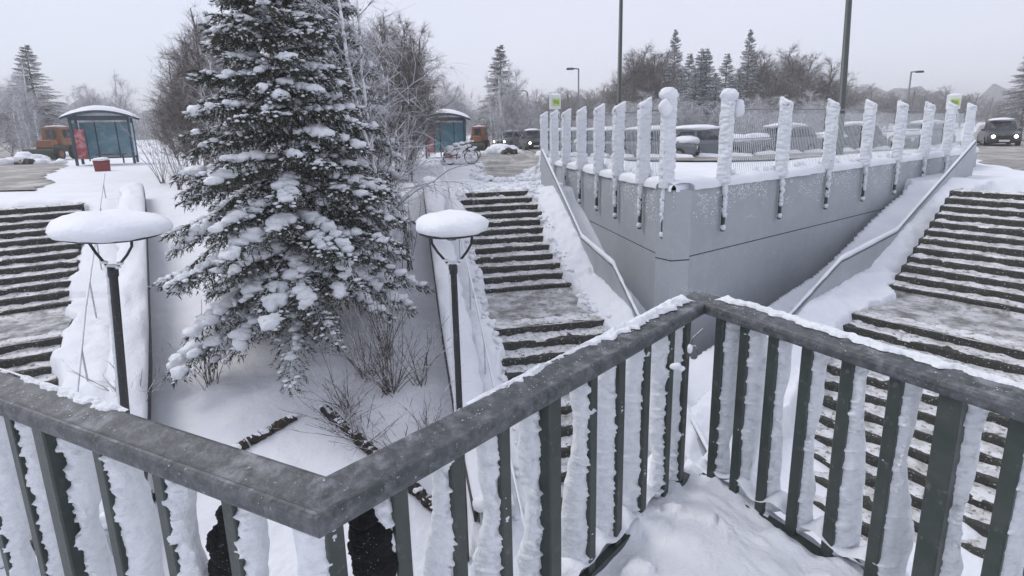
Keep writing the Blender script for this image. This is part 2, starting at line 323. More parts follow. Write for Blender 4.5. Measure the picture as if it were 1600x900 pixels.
# ------------------------------------------------------------------ stairways
def stairway(label, top, ang, wid, n1_=12, land=1.98, n2_=15, skip=0):
    """top: point of the top nosing's left end; ang: heading of the flight going up"""
    root = thing('concrete_stairway', label, 'stairs', (top[0], top[1], -1.7), ang, 'concrete stairways cleared of snow')
    tread, rise = .3245, .15
    me_v = []
    for v in range(4):
        g = G(); n = 46; xs = np.linspace(-.15, wid+.15, n)
        ed = fbm(xs*5, v*3.3, 4, 3)*.02; lo = fbm(xs*7, v*5.1, 4, 4)*.02
        P = np.zeros((5, n, 3)); P[:, :, 0] = xs
        P[0, :, 1] = .012+lo; P[0, :, 2] = -.20
        P[1, :, 1] = .0+lo; P[1, :, 2] = -.02+ed*.6
        P[2, :, 1] = .012+ed; P[2, :, 2] = -.002+ed*.3
        P[3, :, 1] = .04; P[3, :, 2] = 0
        P[4, :, 1] = .40; P[4, :, 2] = 0
        g.grid(P); me_v.append(g.mesh('step', False)); me_v[-1].materials.append(M['step'])
    sm = []
    for v in range(8):
        g = G(); n = 90; xs = np.linspace(-.1, wid+.1, n); m = 9
        f0 = np.clip(.045+.11*fbm(xs*2.3, v*4.7+1, 4, 7)+.04*fbm(xs*14, v, 3, 2), -.02, .24)
        bite = fbm(xs*3.1, v*9.1+2, 4, 11); f0 = np.where(bite > .33, f0+.10, f0)
        P = np.zeros((m, n, 3)); P[:, :, 0] = xs
        for i in range(m):
            t = i/(m-1); P[i, :, 1] = f0+(.325-f0)*t
            hgt = .020*min(1, t*3.2)**.6+.04*max(0, t-.6)
            P[i, :, 2] = .002+hgt*(.75+.9*fbm(xs*6+v, t*3+v*2.0, 4, 9))+.012*fbm(xs*19+v, t*7, 3, 19)*t - (0.02 if i == 0 else 0)
        g.grid(P); sm.append(g.mesh('step_snow', True)); sm[-1].materials.append(M['snow_pack'])
    def put(i, y, z):
        o = link('step', me_v[i % 4], None, root); o.location = (0, y, z)
        q = link('tread_snow', sm[(i*5) % 8], None, o); q.location = (0, 0, .001)
    for i in range(n1_): put(i, -i*tread, -i*rise)
    yl = -(n1_-1)*tread; zl = -n1_*rise
    g = G(); n = 50; P = np.zeros((30, n, 3))
    X, Y = np.meshgrid(np.linspace(-.15, wid+.15, n), np.linspace(yl+.03, yl-land+.0, 30)); P[:, :, 0] = X; P[:, :, 1] = Y
    P[:, :, 2] = zl+.012*fbm(X*3, Y*3, 4, 2)+.07*sstep(yl-.22, yl+.02, Y); g.v = []; g.grid(P[::-1]); g.obj('landing', 'landing', root, True)
    for i in range(n2_): put(i+3, yl-land-i*tread+.002, zl-i*rise)
    # foot slab
    g = G(); g.box((wid/2, yl-land-n2_*tread-.6, zl-n2_*rise-.1), (wid+.3, 1.9, .2)); g.obj('foot_slab', 'snow_pack', root)
    return root
t0 = ls(1.28, 14.6); stairway('dark concrete steps going up in the middle, with a wet landing between snow banks', (t0.x, t0.y), AL, 2.0)
# left: its right edge shows at the left margin
q = np.array(toL(*ls(1.38, 14.4).xy[:])); q2 = np.array(toL(*ls(1.43, 9.05).xy[:])); dd = (q-q2)/np.linalg.norm(q-q2); a3 = math.atan2(-dd[0], dd[1])
pt = q2+dd*5.55; wd = 3.4; pl = pt-np.array([math.cos(a3), math.sin(a3)])*wd
stairway('dark concrete steps at the far left margin behind the leftmost snow-capped lamp', pl, a3, wd, n2_=13)
q = np.array(toR(*ls(3.25, 14.6).xy[:])); q2 = np.array(toR(*ls(3.25, 9.05).xy[:])); dd = (q-q2)/np.linalg.norm(q-q2); a4 = math.atan2(-dd[0], dd[1])
stairway('dark concrete steps at the right margin below the right-hand retaining wall', q2+dd*5.55, a4, 4.4, n2_=13)
# ------------------------------------------------------------------ retaining walls with their snow
def wall_run(label, P0, d, n, L, ztop=-1.12, foot=-6.2, back=.35, joint=-2.38):
    """P0 start (2d), d along, n outward face normal"""
    root = thing('retaining_wall', label, 'wall', (P0[0], P0[1], ztop))
    ang = math.atan2(d[1], d[0]); left = np.array([-d[1], d[0]]); sg = 1 if left@n > 0 else -1
    def loc(a, b, z): return (a, b*sg, z)
    root.rotation_euler = (0, 0, ang)
    for z0, z1, nm in ((ztop, joint+.012, 'upper_panel'), (joint-.012, foot, 'lower_panel')):
        g = G(); g.box(loc(L/2, -back/2, (z0+z1)/2-ztop), (L, back, z0-z1)); g.obj(nm, 'wall', root)
    g = G(); g.box(loc(L/2, -back/2-.012, joint-ztop), (L-.01, back-.01, .024)); g.obj('joint', 'dark_edge', root)
    # snow on the coping
    g = G(); na, nb = int(L*16), 14; P = np.zeros((na, nb, 3))
    a = np.linspace(0, L, na)[:, None]; t = np.linspace(0, 1, nb)[None]
    th = .19+.06*fbm(a*1.4, 2, 3); ov = .05+.03*fbm(a*3.1, 8, 3); ph = math.pi*t
    P[..., 0] = a; P[..., 1] = (-back/2+np.cos(math.pi-ph)*(back/2+ov))*sg; P[..., 2] = np.sin(ph)**.55*th-.03+.012*fbm(a*6, t*5, 2)
    g.grid(P if sg < 0 else P[:, ::-1]); g.obj('snow_cap', 'snow', root, True)
    # rime caught on the face under the coping: many small flecks
    g = G(); cnd = rng.random((int(L*420), 2)); cnd[:, 0] *= L; cnd[:, 1] = cnd[:, 1]**2.0*.75
    cnd = cnd[fbm(cnd[:, 0]*2.5, cnd[:, 1]*4, 3, 5) > -.12+cnd[:, 1]*.5]
    for i, (a, dz) in enumerate(cnd.tolist()):
        r = random.uniform(.005, .019)*(1-.5*dz)
        g.blob(loc(a, .002, -.02-dz), (r*1.2, .006, r*.9), 1, .5, 2, i)
    setp(g.obj('rime_flecks', 'snow_fine', root), kind='stuff')
    return root
wall_run('long grey retaining wall face running away right of the middle steps', (CX, CY), d1, -V, LEN1, )
n2o = np.array([d2[1], -d2[0]])
wall_run('grey retaining wall turning away toward the right margin', (CX, CY), d2, n2o, LEN2)
# ------------------------------------------------------------------ rimed fences on the walls
def rime_slab(L, wx, wy, z0, z1, seed, slant=.0, taper=.0, amp=.02, nz=70, n=18, hf=.006):
    """ragged vertical coat, section centred at 0"""
    g = G(); z = np.linspace(z0, z1, nz)[:, None]; i = np.arange(nz)[:, None]; t = i/(nz-1)
    kk = 1-taper*(1-t); e = np.minimum(1, np.minimum((i+.5)/2.5, (nz-.5-i)/2.0))**.5
    a = 2*math.pi*(np.arange(n+1) % n)/n; cx = np.cos(a); sx = np.sin(a); cx = (np.sign(cx)*np.abs(cx)**.6)[None]; sx = (np.sign(sx)*np.abs(sx)**.6)[None]
    r = 1+fbm(z*7+seed, cx*1.2+seed+sx*2, 3, 2)*.16; rg = fbm(z*38+seed*3, (np.arange(n+1) % n)[None]*.9, 2, 5)*hf
    P = np.stack([(cx*wx*kk*r+rg)*e, (sx*wy*kk*r+rg)*e, z+0*r+np.where(t > .9, cx*wx*slant, 0)], -1)
    g.grid(P); return g
def fence(label, P0, d, n, pos, group, first_cap=True, side=1):
    root = thing('fence', label, 'fence', (P0[0], P0[1], 0), math.atan2(d[1], d[0]), group)
    left = np.array([-d[1], d[0]]); sg = 1 if left@n > 0 else -1
    o = .075*sg
    var = []
    for v in range(3):
        gp = rime_slab(0, .084, .125, -1.12, .47, 11*v+side, nz=90, n=22, hf=.026); var.append(gp.mesh('rime', True)); var[-1].materials.append(M['snow_fine'])
    # slanted tops
    for me in var:
        for vv in me.vertices:
            if vv.co.z > .36: vv.co.z += -vv.co.y*sg*-.55*0 + (vv.co.y*-sg)*.55
    gb = G().box((0, 0, -.78), (.045, .06, 2.46)); bar = gb.mesh('bar'); bar.materials.append(M['rail'])
    low = []
    for v in range(3):
        g = G()
        for i in range(60):
            z = -1.08-random.random()*.62; g.blob((random.uniform(-.03, .03), sg*random.uniform(.0, .035), z), (random.uniform(.02, .034), .032, random.uniform(.03, .07)), 1, .3, 2, i)
        g.blob((0, .01*sg, -1.93), (.045, .05, .06), 2, .3, 2, v); g.blob((.0, .0, -1.2), (.05, .05, .16), 2, .3, 2, v)
        low.append(g.mesh('lower_rime', True)); low[-1].materials.append(M['snow_fine'])
    for i, a in enumerate(pos):
        p = link('post', bar, None, root); p.location = (a, o, 0)
        r_ = link('rime', var[i % 3], None, p); r_.location = (0, -.04*sg, 0); r_.scale = (1, 1, 1+.02*math.sin(i*2.3))
        q = setp(link('bracket_rime', low[i % 3], None, p), kind='stuff')
        if i == 0 and first_cap:
            g = G(); g.blob((0, -.02*sg, .50), (.125, .16, .13), 3, .35, 1.6, 4); g.blob((-.14*side, .1*sg, .27), (.085, .11, .15), 3, .25, 1.5, 9); g.obj('snow_cap', 'snow', p, True)
    for i in range(len(pos)-1):
        a0, a1 = pos[i], pos[i+1]; g = G(); k = max(4, int((a1-a0)/.068))
        for j in range(1, k): g.tube([(a0+(a1-a0)*j/k, -.12*sg, -1.1), (a0+(a1-a0)*j/k, -.12*sg, .17)], .006, 4, False)
        setp(g.obj('wire_panel', 'rime_patch', root), kind='stuff')
        g = G(); g.tube([(a0, -.12*sg, .25), (a1, -.12*sg, .27)], .014, 6); g.obj('top_rail', 'galv', root)
        g = G(); g.tube([(a0, -.12*sg, -.30), (a1, -.12*sg, -.30)], .007, 5); g.obj('middle_rail', 'galv', root)
        g = G(); m_ = (a0+a1)/2
        for j in range(9): aj = a0+(a1-a0)*random.random(); g.blob((aj, -.12*sg, -1.0+random.random()*.1), (.09, .05, .07), 1, .3, 2, j)
        setp(g.obj('caught_snow', 'snow', root, True), kind='stuff')
    return root
fence('row of rimed steel fence posts along the wall right of the steps', (CX, CY), d1, -V, [s-8.75 for s in (8.97, 9.97, 11.28, 12.5, 13.85, 15.25, 16.55, 17.85)], 'rimed fences on the retaining walls')
pos2 = []
for x in (1084, 1031, 988, 954, 925, 900, 880, 862):
    r_ = ray(pxR(x), 300); k = r_[0]/r_[1]; t_ = (k*CY-CX)/(d2[0]-k*d2[1]); pos2.append(float(t_))
fence('row of rimed steel fence posts along the wall toward the right margin', (CX, CY), d2, n2o, pos2, 'rimed fences on the retaining walls', side=-1)
# ------------------------------------------------------------------ kerb parapet with handrail beside the walls
def kerb(label, pts, group):
    root = thing('kerb_parapet', label, 'parapet', tuple(pts[0]), 0, group); b = Vector(pts[0]); q = [Vector(p)-b for p in pts]
    for i in range(len(q)-1):
        a, c = q[i], q[i+1]; dr = (c-a); dh = Vector((dr.x, dr.y, 0)).normalized(); nn = Vector((-dh.y, dh.x, 0))*.05; g = G(); dn = Vector((0, 0, 1.3)); ups = Vector((0, 0, -.035))
        vs = [a-nn-dn, a+nn-dn, c+nn-dn, c-nn-dn, a-nn+ups, a+nn+ups, c+nn+ups, c-nn+ups]
        g.add(vs, [(0, 3, 2, 1), (4, 5, 6, 7), (0, 1, 5, 4), (1, 2, 6, 5), (2, 3, 7, 6), (3, 0, 4, 7)]); g.obj('panel', 'wall', root)
    g = G(); g.tube(q, .032, 10); g.obj('handrail', 'galv', root, True)
    g = G(); pp = []; rr_ = []
    for i in range(len(q)-1):
        for t in np.linspace(0, 1, 40)[:-1]:
            p = q[i].lerp(q[i+1], t); pp.append(p+Vector((0, 0, .022+(.02 if i == 1 else 0)))); rr_.append(.030+.008*float(fbm(t*9+i*5, 3, 2))+(.022 if i == 1 else 0))
    g.tube(pp, rr_, 8); g.obj('snow', 'snow', root, True)
    return root
kp = [(3.9, 15.8, -.66), (3.9, 11.95, -2.55), (3.9, 9.95, -2.72), (3.9, 8.74, -3.35), (3.9, 7.2, -4.06), (3.9, 5.5, -4.85)]
kerb('low snow-topped parapet rail at the foot of the wall right of the middle steps', [ls(*p) for p in kp], 'snow-topped parapets below the walls')
kk_ = []
for p in kp:
    a = ls(*p); x, y = toR(a.x, a.y); kk_.append(Vector((x, y, p[2])))
kerb('low snow-topped parapet rail at the foot of the wall near the right margin', kk_[:5], 'snow-topped parapets below the walls')
# ------------------------------------------------------------------ left parapets with thick snow
def parapet(label, P, wid, group):
    """P: list of 3d points of the snow top, going down"""
    root = thing('parapet', label, 'parapet', tuple(P[-1]), 0, group); b = Vector(P[-1]); q = [Vector(p)-b for p in P]
    dh = (q[0]-q[-1]); dh.z = 0; dh.normalize(); nn = Vector((dh.y, -dh.x, 0))*wid      # to the right of uphill
    sgn = 1
    N_ = 160; acc = [0]
    for i in range(len(q)-1): acc.append(acc[-1]+(q[i+1]-q[i]).length)
    def at(t):
        d = t*acc[-1]; i = max(0, min(len(q)-2, int(np.searchsorted(acc, d))-1)); return q[i].lerp(q[i+1], (d-acc[i])/(acc[i+1]-acc[i]))
    dn = Vector((0, 0, -.11)); de = Vector((0, 0, -1.2)); a, c = q[0], q[-1]
    g = G()
    for i in range(len(q)-1):
        a, c = q[i], q[i+1]
        vs = [a+dn+nn*.1, a+dn+nn*.8, c+dn+nn*.8, c+dn+nn*.1]; vs = [v+de for v in vs]+vs
        g.add(vs, [(0, 1, 2, 3), (7, 6, 5, 4), (0, 4, 5, 1), (1, 5, 6, 2), (2, 6, 7, 3), (3, 7, 4, 0)])
    g.obj('wall_body', 'concrete', root)
    g = G()
    for i in range(len(q)-1):
        a, c = q[i], q[i+1]; o1 = nn*.06; o2 = nn*.0
        vs = [a+dn+o1, a+dn+o2, c+dn+o2, c+dn+o1]; vs = [v+Vector((0, 0, -.22)) for v in vs]+[v+Vector((0, 0, .02)) for v in vs]
        g.add(vs, [(0, 1, 2, 3), (7, 6, 5, 4), (0, 4, 5, 1), (1, 5, 6, 2), (2, 6, 7, 3), (3, 7, 4, 0)])
    g.obj('side_board', 'dark_edge', root)
    e_ = q[-1]; cpt = e_+nn*.45-dh*.06; G().box((cpt.x, cpt.y, cpt.z-.55), (abs(wid)*.62, .24, .95), math.atan2(nn.y, nn.x), bev=.012).obj('end_pillar', 'wall', root)
    g = G()
    for k in range(7): g.blob((cpt.x+random.gauss(0, .07), cpt.y+random.gauss(0, .05), cpt.z-.03+random.random()*.07), (.12, .11, .08), 2, .4, 1.8, k)
    setp(g.obj('pillar_snow', 'snow', root, True), kind='stuff')
    g = G(); m = 15; PP = np.zeros((N_, m, 3))
    t = np.linspace(0, 1, N_)[:, None]; ph = math.pi*np.arange(m)[None]/(m-1); e = np.minimum(1, (N_-1-np.arange(N_)[:, None])/5+.02)**.5
    x = .5-.5*np.cos(ph); jj = np.arange(m)[None]; ww = 1+.16*fbm(t*22, 3+(jj > 7)*4, 3)+.05*fbm(t*70, 9+(jj > 7)*4, 3)
    z = -.13+.15*np.sin(ph)**.5*e*(1+.4*fbm(t*16, jj*.22, 3, 2)); p = np.array([at(float(a))[:] for a in t[:, 0]])
    PP = p[:, None, :]+np.array(nn[:])[None, None]*((x*ww+.01)[..., None]); PP[..., 2] += z
    g.grid(PP); g.obj('snow_cap', 'snow', root, True)
    return root
pp = [(.36, 15.6, -1.30), (.34, 14.15, -1.56), (.38, 8.95, -3.15), (.45, 7.36, -3.92), (.55, 5.95, -4.55)]
parapet('sloping low wall with thick rounded snow left of the middle steps, behind the lamp', [ls(*p) for p in pp], .5, 'snow-capped sloping walls')
q_ = []
for p in pp:
    a = ls(*p); x, y = toL(a.x, a.y); q_.append((x, y, p[2]))
pr = parapet('sloping low wall with thick rounded snow beside the steps at the left margin', q_, -.55, 'snow-capped sloping walls')
# thin handrail between the left parapet and the steps
def thin_rail(label, pts, group):
    root = thing('stair_handrail', label, 'handrail', tuple(pts[0]), 0, group); b = Vector(pts[0]); q = [Vector(p)-b for p in pts]
    g = G(); g.tube(q, .016, 8); g.obj('bar', 'galv', root, True)
    g = G(); pp = []; rr_ = []
    for i in range(len(q)-1):
        for t in np.linspace(0, 1, 30)[:-1]: pp.append(q[i].lerp(q[i+1], t)+Vector((0, 0, .014))); rr_.append(.017+.006*float(fbm(t*9+i*5, 3, 2)))
    g.tube(pp, rr_, 6); g.obj('snow', 'snow', root, True)
    for i in range(len(q)-1):
        L = (q[i+1]-q[i]).length; n = max(1, int(L/1.7))
        for k in range(n):
            p = q[i].lerp(q[i+1], (k+.5)/n); g = G(); g.tube([p, p+Vector((0, 0, -.75))], .014, 6); g.obj('post', 'rime_patch', root)
    return root
hp = [(1.0, 15.9, -1.05), (1.0, 12.69, -1.92), (1.0, 8.92, -2.9), (1.03, 7.2, -3.68), (1.08, 5.2, -4.6)]
thin_rail('thin snow-lined handrail sloping down left of the middle steps', [ls(*p) for p in hp], 'thin stair handrails')
thin_rail('thin snow-lined handrail sloping down beside the steps at the left margin', [Vector((*toL(ls(*p).x, ls(*p).y), p[2])) for p in hp], 'thin stair handrails')
# ------------------------------------------------------------------ snow clods along cleared edges
def clods(name, pts, par=None):
    g = G(); a = np.array(pts); zz = -H_all(a[:, 0], a[:, 1])
    for i, (x, y, r) in enumerate(pts): g.blob((x, y, zz[i]+r*.2), (r, r*random.uniform(.8, 1.2), r*.7), 2 if r > .05 else 1, .35, 1.8, i, random.random()*3)
    return setp(g.obj(name, 'snow', par, True), kind='stuff')
pts = []
for i in range(420):
    s = random.uniform(5.5, 15.5); lat = random.choice([1.38-abs(random.gauss(0, .10)), 3.22+abs(random.gauss(0, .09))])
    if lat > 3.8 or lat < .95: continue
    p = ls(lat, s); pts.append((p.x, p.y, random.choice([.02, .03, .035, .05, .07])))
for i in range(140):
    p = ls(random.uniform(.8, 3.8), random.gauss(15.6, .6)); pts.append((p.x, p.y, random.choice([.03, .05, .08])))
setp(clods('snow_clods', pts), 'loose lumps of snow along both edges of the middle steps', 'snow lumps')
# ------------------------------------------------------------------ terrace and balustrade in front
ZR = -1.0
RP = [np.array([-3.4, 2.545]), np.array([-.5, 1.19]), np.array([1.03, 2.79]), np.array([2.75, -.12])]
def rail_y(x): return np.interp(x, [p[0] for p in RP], [p[1] for p in RP])
xs = np.linspace(-3.3, 2.7, 260); ts = np.linspace(0, 1, 200)
TX, TT = np.meshgrid(xs, ts); top = rail_y(TX)-.0; TY = -1.5+(top+1.5)*TT
sl_ = np.abs(np.where(TX < -.5, .467, np.where(TX < 1.03, 1.046, 1.69))); top = top+.12*np.sqrt(1+sl_**2); TY = -1.5+(top+1.5)*TT; dr = (top-TY)
TZ = -1.995+.05*fbm(TX*3.3, TY*3.3, 5, 21)+.10*np.maximum(0, fbm(TX*7, TY*7, 4, 22))+.03*np.abs(fbm(TX*5, TY*5, 3, 25)) - .02*sstep(.5, .2, dr)
setp(link('terrace_snow', npmesh('terrace_snow', np.stack([TX, TY, TZ], -1).reshape(-1, 3), quads(*TX.shape)), 'snow'), kind='structure')
g = G()
for i in range(3):
    a, b = RP[i], RP[i+1]; d = (b-a)/np.linalg.norm(b-a); n = np.array([-d[1], d[0]]); L = np.linalg.norm(b-a)
    c = (a+b)/2-n*.11; g.box((c[0], c[1], -4.30), (L-.15, .16, 4.1), math.atan2(d[1], d[0]))
setp(g.obj('terrace_edge_wall', 'concrete'), kind='structure')
bal = thing('balustrade', 'dark green metal railing with wide frosted handrail and rime-coated bars in the foreground', 'railing', (0, 0, -1.95))
def rime_fin(seed, z0, z1, wx, wy, nz=170, n=22, ragged=.013):
    g = G(); z = np.linspace(z0, z1, nz)[:, None]; i = np.arange(nz)[:, None]; t = (z-z0)/(z1-z0)
    e = np.minimum(1, np.minimum((i+.3)/3., (nz-.7-i)/2.5))**.6
    a = 2*math.pi*(np.arange(n+1) % n)/n; cx = np.cos(a)[None]; sx = np.sin(a)[None]
    W = wx*(.82+.22*np.sin(t*5+seed)+.22*fbm(z*5+seed*7, 1.0, 3, 2)+.25*(1-t)**3)
    rag = np.maximum(0, fbm(z*46+seed*3, cx*1.3+sx, 4, 5))*ragged*3.0+fbm(z*30, cx*2+sx*2+seed, 4, 6)*ragged*1.1
    x = -W*.5+cx*(W*.52)+rag*np.where(cx > -.2, 1.0, .25); y = sx*wy*(1+.25*fbm(z*9+seed, sx+cx, 2, 8))+rag*.5*sx
    P = np.stack([x*e-(1-e)*W*.3, y*e, z+0*x], -1); g.grid(P); return g
HT = .80
fins = []
for k in range(9): me = rime_fin(k*1.7+.3, -.99, -.005, .108, .036).mesh('rime', True); me.materials.append(M['snow_fine']); fins.append(me)
barm = G().box((0, 0, -.50), (.05, .026, 1.0), bev=.004).mesh('baluster'); barm.materials.append(M['rail'])
postm = G().box((0, 0, -.55), (.075, .075, 1.10), bev=.006).mesh('post'); postm.materials.append(M['rail'])
def run(i, ts_, posts, fin_dir, snow_from, snow_to, thick):
    a, b = RP[i], RP[i+1]; d = (b-a)/np.linalg.norm(b-a); n = np.array([-d[1], d[0]]); L = np.linalg.norm(b-a); ang = math.atan2(d[1], d[0])
    base = Vector((0, 0, 1.95))
    # handrail: front lower face, rounded ridge, flat top, back lip
    sec = [(-.004, 0), (-.008, .010), (-.009, .036), (-.004, .050), (.004, .058), (.012, .060), (.020, .055), (.030, .055), (.112, .072), (.124, .068), (.13, .058), (.13, .006), (.124, 0)]
    def miter(j):                          # extra length at the back for the corners
        if 0 < j < len(RP)-1:
            p, q, r = RP[j-1], RP[j], RP[j+1]; u1 = (q-p)/np.linalg.norm(q-p); u2 = (r-q)/np.linalg.norm(r-q); th = math.atan2(u1[0]*u2[1]-u1[1]*u2[0], u1@u2); return -math.tan(th/2)
        return 0
    m0, m1 = miter(i), miter(i+1); g = G(); ns = 60; vs = []
    P = np.zeros((ns, len(sec)+1, 3))
    for q in range(ns):
        for k, (o, z) in enumerate(sec+[sec[0]]):
            s0 = -m0*o; s1 = L+m1*o; t = s0+(s1-s0)*q/(ns-1); p = a+d*t+n*o; P[q, k] = (p[0], p[1], ZR+z+1.95)
    g.grid(P); h = g.obj('handrail', 'frosted_rail', bal)
    g = G(); c = (a+b)/2+n*.05; g.box((c[0], c[1], -2.008+1.95), (L, .04, .035), ang); g.obj('bottom_rail', 'rail', bal)
    for k, t in enumerate(ts_):
        p = a+d*t+n*.05; o = link('baluster', barm, None, bal); o.location = (p[0], p[1], ZR+1.95+.004); o.rotation_euler = (0, 0, ang)
        f = link('rime', fins[(k*4+i) % 9], None, o); wd = np.array(fin_dir); f.rotation_euler = (0, 0, math.atan2(-wd[1], -wd[0])-ang)
        wl = -wd*.0; f.location = (d@wd*.018, n@wd*.018, 0); f.scale = (random.uniform(.78, 1.15), random.uniform(.8, 1.2), 1)
    for t in posts:
        p = a+d*t+n*.055; o = link('post', postm, None, bal); o.location = (p[0], p[1], ZR+1.95+.003); o.rotation_euler = (0, 0, ang)
        f = link('rime', fins[5], None, o); wd = np.array(fin_dir); f.rotation_euler = (0, 0, math.atan2(-wd[1], -wd[0])-ang); f.location = (d@wd*.033, n@wd*.033, 0); f.scale = (1.0, 1.3, 1)
    # snow lying along the back of the handrail
    m = 13; nn_ = int((snow_to-snow_from)*200); s = np.linspace(snow_from, snow_to, nn_)[:, None]; u = np.linspace(0, 1, m)[None]
    wdt = np.clip(.018+.042*thick(s)+.055*fbm(s*4, 3.0, 4, i+30)+.022*fbm(s*30, 3.0, 4, i+31), .003, .125)
    fr_ = .136-wdt*(1+.0*u); off = fr_+(.140-fr_)*u; hh = .004+np.sin(math.pi*np.clip(u, 0, 1))**.6*(.007+.018*thick(s)+.012*fbm(s*7, u*3, 3, 33)+.010*fbm(s*33, u*5, 3, 34))*np.minimum(1, wdt/.03)
    endf = np.minimum(1, np.minimum((s-snow_from)/.05, (snow_to-s)/.05)); hh = hh*np.clip(endf, 0, 1)
    P = np.stack([a[0]+d[0]*s+n[0]*off, a[1]+d[1]*s+n[1]*off, ZR+1.95+.064+.09*off*.6+hh-.004+0*off], -1)
    G().grid(P).obj('handrail_snow', 'snow_fine', bal, True)
    g = G()
    for k in range(int((snow_to-snow_from)*420)):
        s_ = random.uniform(snow_from-.25, snow_to); o = .128-abs(random.gauss(0, .035)); r = random.choice((.001, .0013, .0017, .0024)); p = a+d*s_+n*max(.014, o); g.blob((p[0], p[1], ZR+1.95+.0535+.13*o+r*.2), (r*1.3, r, r*.6), 1, .6, 2, k, k)
    setp(g.obj('snow_crumbs', 'snow_fine', bal, True), kind='stuff')
run(1, [.06, .27, .49, .71, 1.25, 1.47, 1.70, 1.94, 2.12], [.965], (-.99, .12), .62, 2.2, lambda s: sstep(.7, 2.2, s))
L0 = float(np.linalg.norm(RP[1]-RP[0]))
run(0, [L0-t for t in (.10, .40, .72, 1.04, 1.62, 1.94, 2.26, 2.6)], [L0-1.36], (.95, .3), L0-2.6, L0-1.0, lambda s: s*0+.25)
run(2, [.07, .22, .38, .55, .73, .92, 1.30, 1.50, 1.7, 1.9, 2.1], [1.11], (.97, .1), .0, 1.7, lambda s: .75-.3*s)
# snow mounded against the foot of the railing on its outer side
g = G()
for i, t_a, t_b in ((1, .85, 2.21), (2, 0, 1.3)):
    a, b = RP[i], RP[i+1]; d = (b-a)/np.linalg.norm(b-a); n = np.array([-d[1], d[0]])
    s = np.linspace(t_a, t_b, 150)[:, None]; u = np.linspace(0, 1, 22)[None]
    off = .035+.03*fbm(s*7, 2.0, 3, 41)+.30*u; k = sstep(t_a, t_a+.35, s) if i == 1 else sstep(t_b, t_b-.3, s)
    h = .01+(.13+.10*(.5+.5*np.sin(s*28.5+1))+.05*fbm(s*6, u*3, 4, 40))*np.sin(math.pi*np.clip(u*.75+.12, 0, 1))**.8*k-.03-(1-k)*.25-.22*u
    P = np.stack([a[0]+d[0]*s+n[0]*off, a[1]+d[1]*s+n[1]*off, -1.98+1.95+h], -1); g.grid(P)
g.obj('foot_snow', 'snow', bal, True)
# twig caught on the bars
tw = thing('twig', 'small dark twig with a snow lump caught between rimed bars of the railing', 'twig', (.83, 2.27, -1.1))
q0 = atY(1098, 514, 2.20); q1 = atY(1083, 528, 2.24); q2 = atY(1076, 543, 2.27); q3 = atY(1074, 560, 2.3); B0 = np.array([.83, 2.27, -1.1])
G().tube([q0-B0, q1-B0, q2-B0, q3-B0], [.003, .004, .005, .004], 6).obj('stem', 'bark', tw, True)
G().tube([q2-B0, atY(1086, 540, 2.26)-B0, atY(1090, 552, 2.27)-B0], [.003, .0025, .002], 5).obj('side_shoot', 'bark', tw, True)
g = G(); q = atY(1078, 545, 2.25)-B0; g.blob(q, (.012, .012, .022), 2, .3, 2, 1); q = atY(1056, 572, 2.2)-B0; g.blob(q, (.03, .02, .014), 2, .25, 2, 2, .4); g.blob(q+np.array([.02, 0, -.012]), (.02, .015, .012), 2, .25, 2, 3); setp(g.obj('snow', 'snow_fine', tw, True), kind='stuff')
# black fleece mittens hanging outside the railing
def mitten(label, px, py, Y, sc, flip=1):
    c = atY(px, py, Y); root = thing('mitten', label, 'mitten', tuple(c), 0, 'black mittens hung on the railing')
    def bl(parts, name, vox):
        g = G()
        for j, (x, y, z, rx, ry, rz_) in enumerate(parts): g.blob((x*flip*sc, y*sc, z*sc), (rx*sc, ry*sc, rz_*sc), 4, .12, 2.2, j+3)
        me = g.mesh('tmp'); o = bpy.data.objects.new('tmp', me); C.objects.link(o); md = o.modifiers.new('r', 'REMESH'); md.mode = 'VOXEL'; md.voxel_size = vox
        dg = bpy.context.evaluated_depsgraph_get(); m2 = bpy.data.meshes.new_from_object(o.evaluated_get(dg)); bpy.data.objects.remove(o)
        co_ = np.zeros(len(m2.vertices)*3); m2.vertices.foreach_get('co', co_); co_ = co_.reshape(-1, 3)
        nn_ = np.zeros(len(m2.vertices)*3); m2.vertices.foreach_get('normal', nn_); nn_ = nn_.reshape(-1, 3)
        co_ += nn_*(np.abs(fbm(co_[:, 0]*90+co_[:, 1]*40, co_[:, 2]*90+co_[:, 1]*50, 3, 5))*.006*sc)[:, None]; m2.vertices.foreach_set('co', co_.ravel()); m2.polygons.foreach_set('use_smooth', [True]*len(m2.polygons)); m2.name = name
        return link(name, m2, 'fleece', root)
    bl([(0, 0, -.02, .056, .03, .06), (.008, 0, -.075, .062, .028, .060), (-.006, 0, .02, .046, .03, .045), (.032, -.004, .012, .026, .022, .036), (.024, -.002, .034, .02, .02, .025)], 'hand', .0035)
    bl([(-.012, 0, .062, .038, .03, .024), (-.006, 0, .075, .032, .026, .02), (-.002, 0, .09, .030, .025, .02)], 'cuff', .0035)
    g = G()
    for k in range(46):
        a, z = random.uniform(-1, 1), random.uniform(-1, 1)
        if a*a+z*z > .9: continue
        r = random.uniform(.0004, .0009); g.blob(((a*.042)*sc, (-.0335*math.sqrt(1-a*a*.8-z*z*.3))*sc, (-.02+z*.07)*sc), (r, r, r), 1, .1, 1, k)
    setp(g.obj('snow_specks', 'snow', root), kind='stuff')
mitten('black fleece mitten with snow specks hanging outside the railing, left of the lamp pole', 578, 842, 1.40, 1.14)
mitten('black fleece mitten on the railing near the left margin, below the left-hand lamp', 365, 850, 1.55, 1.35, -1)
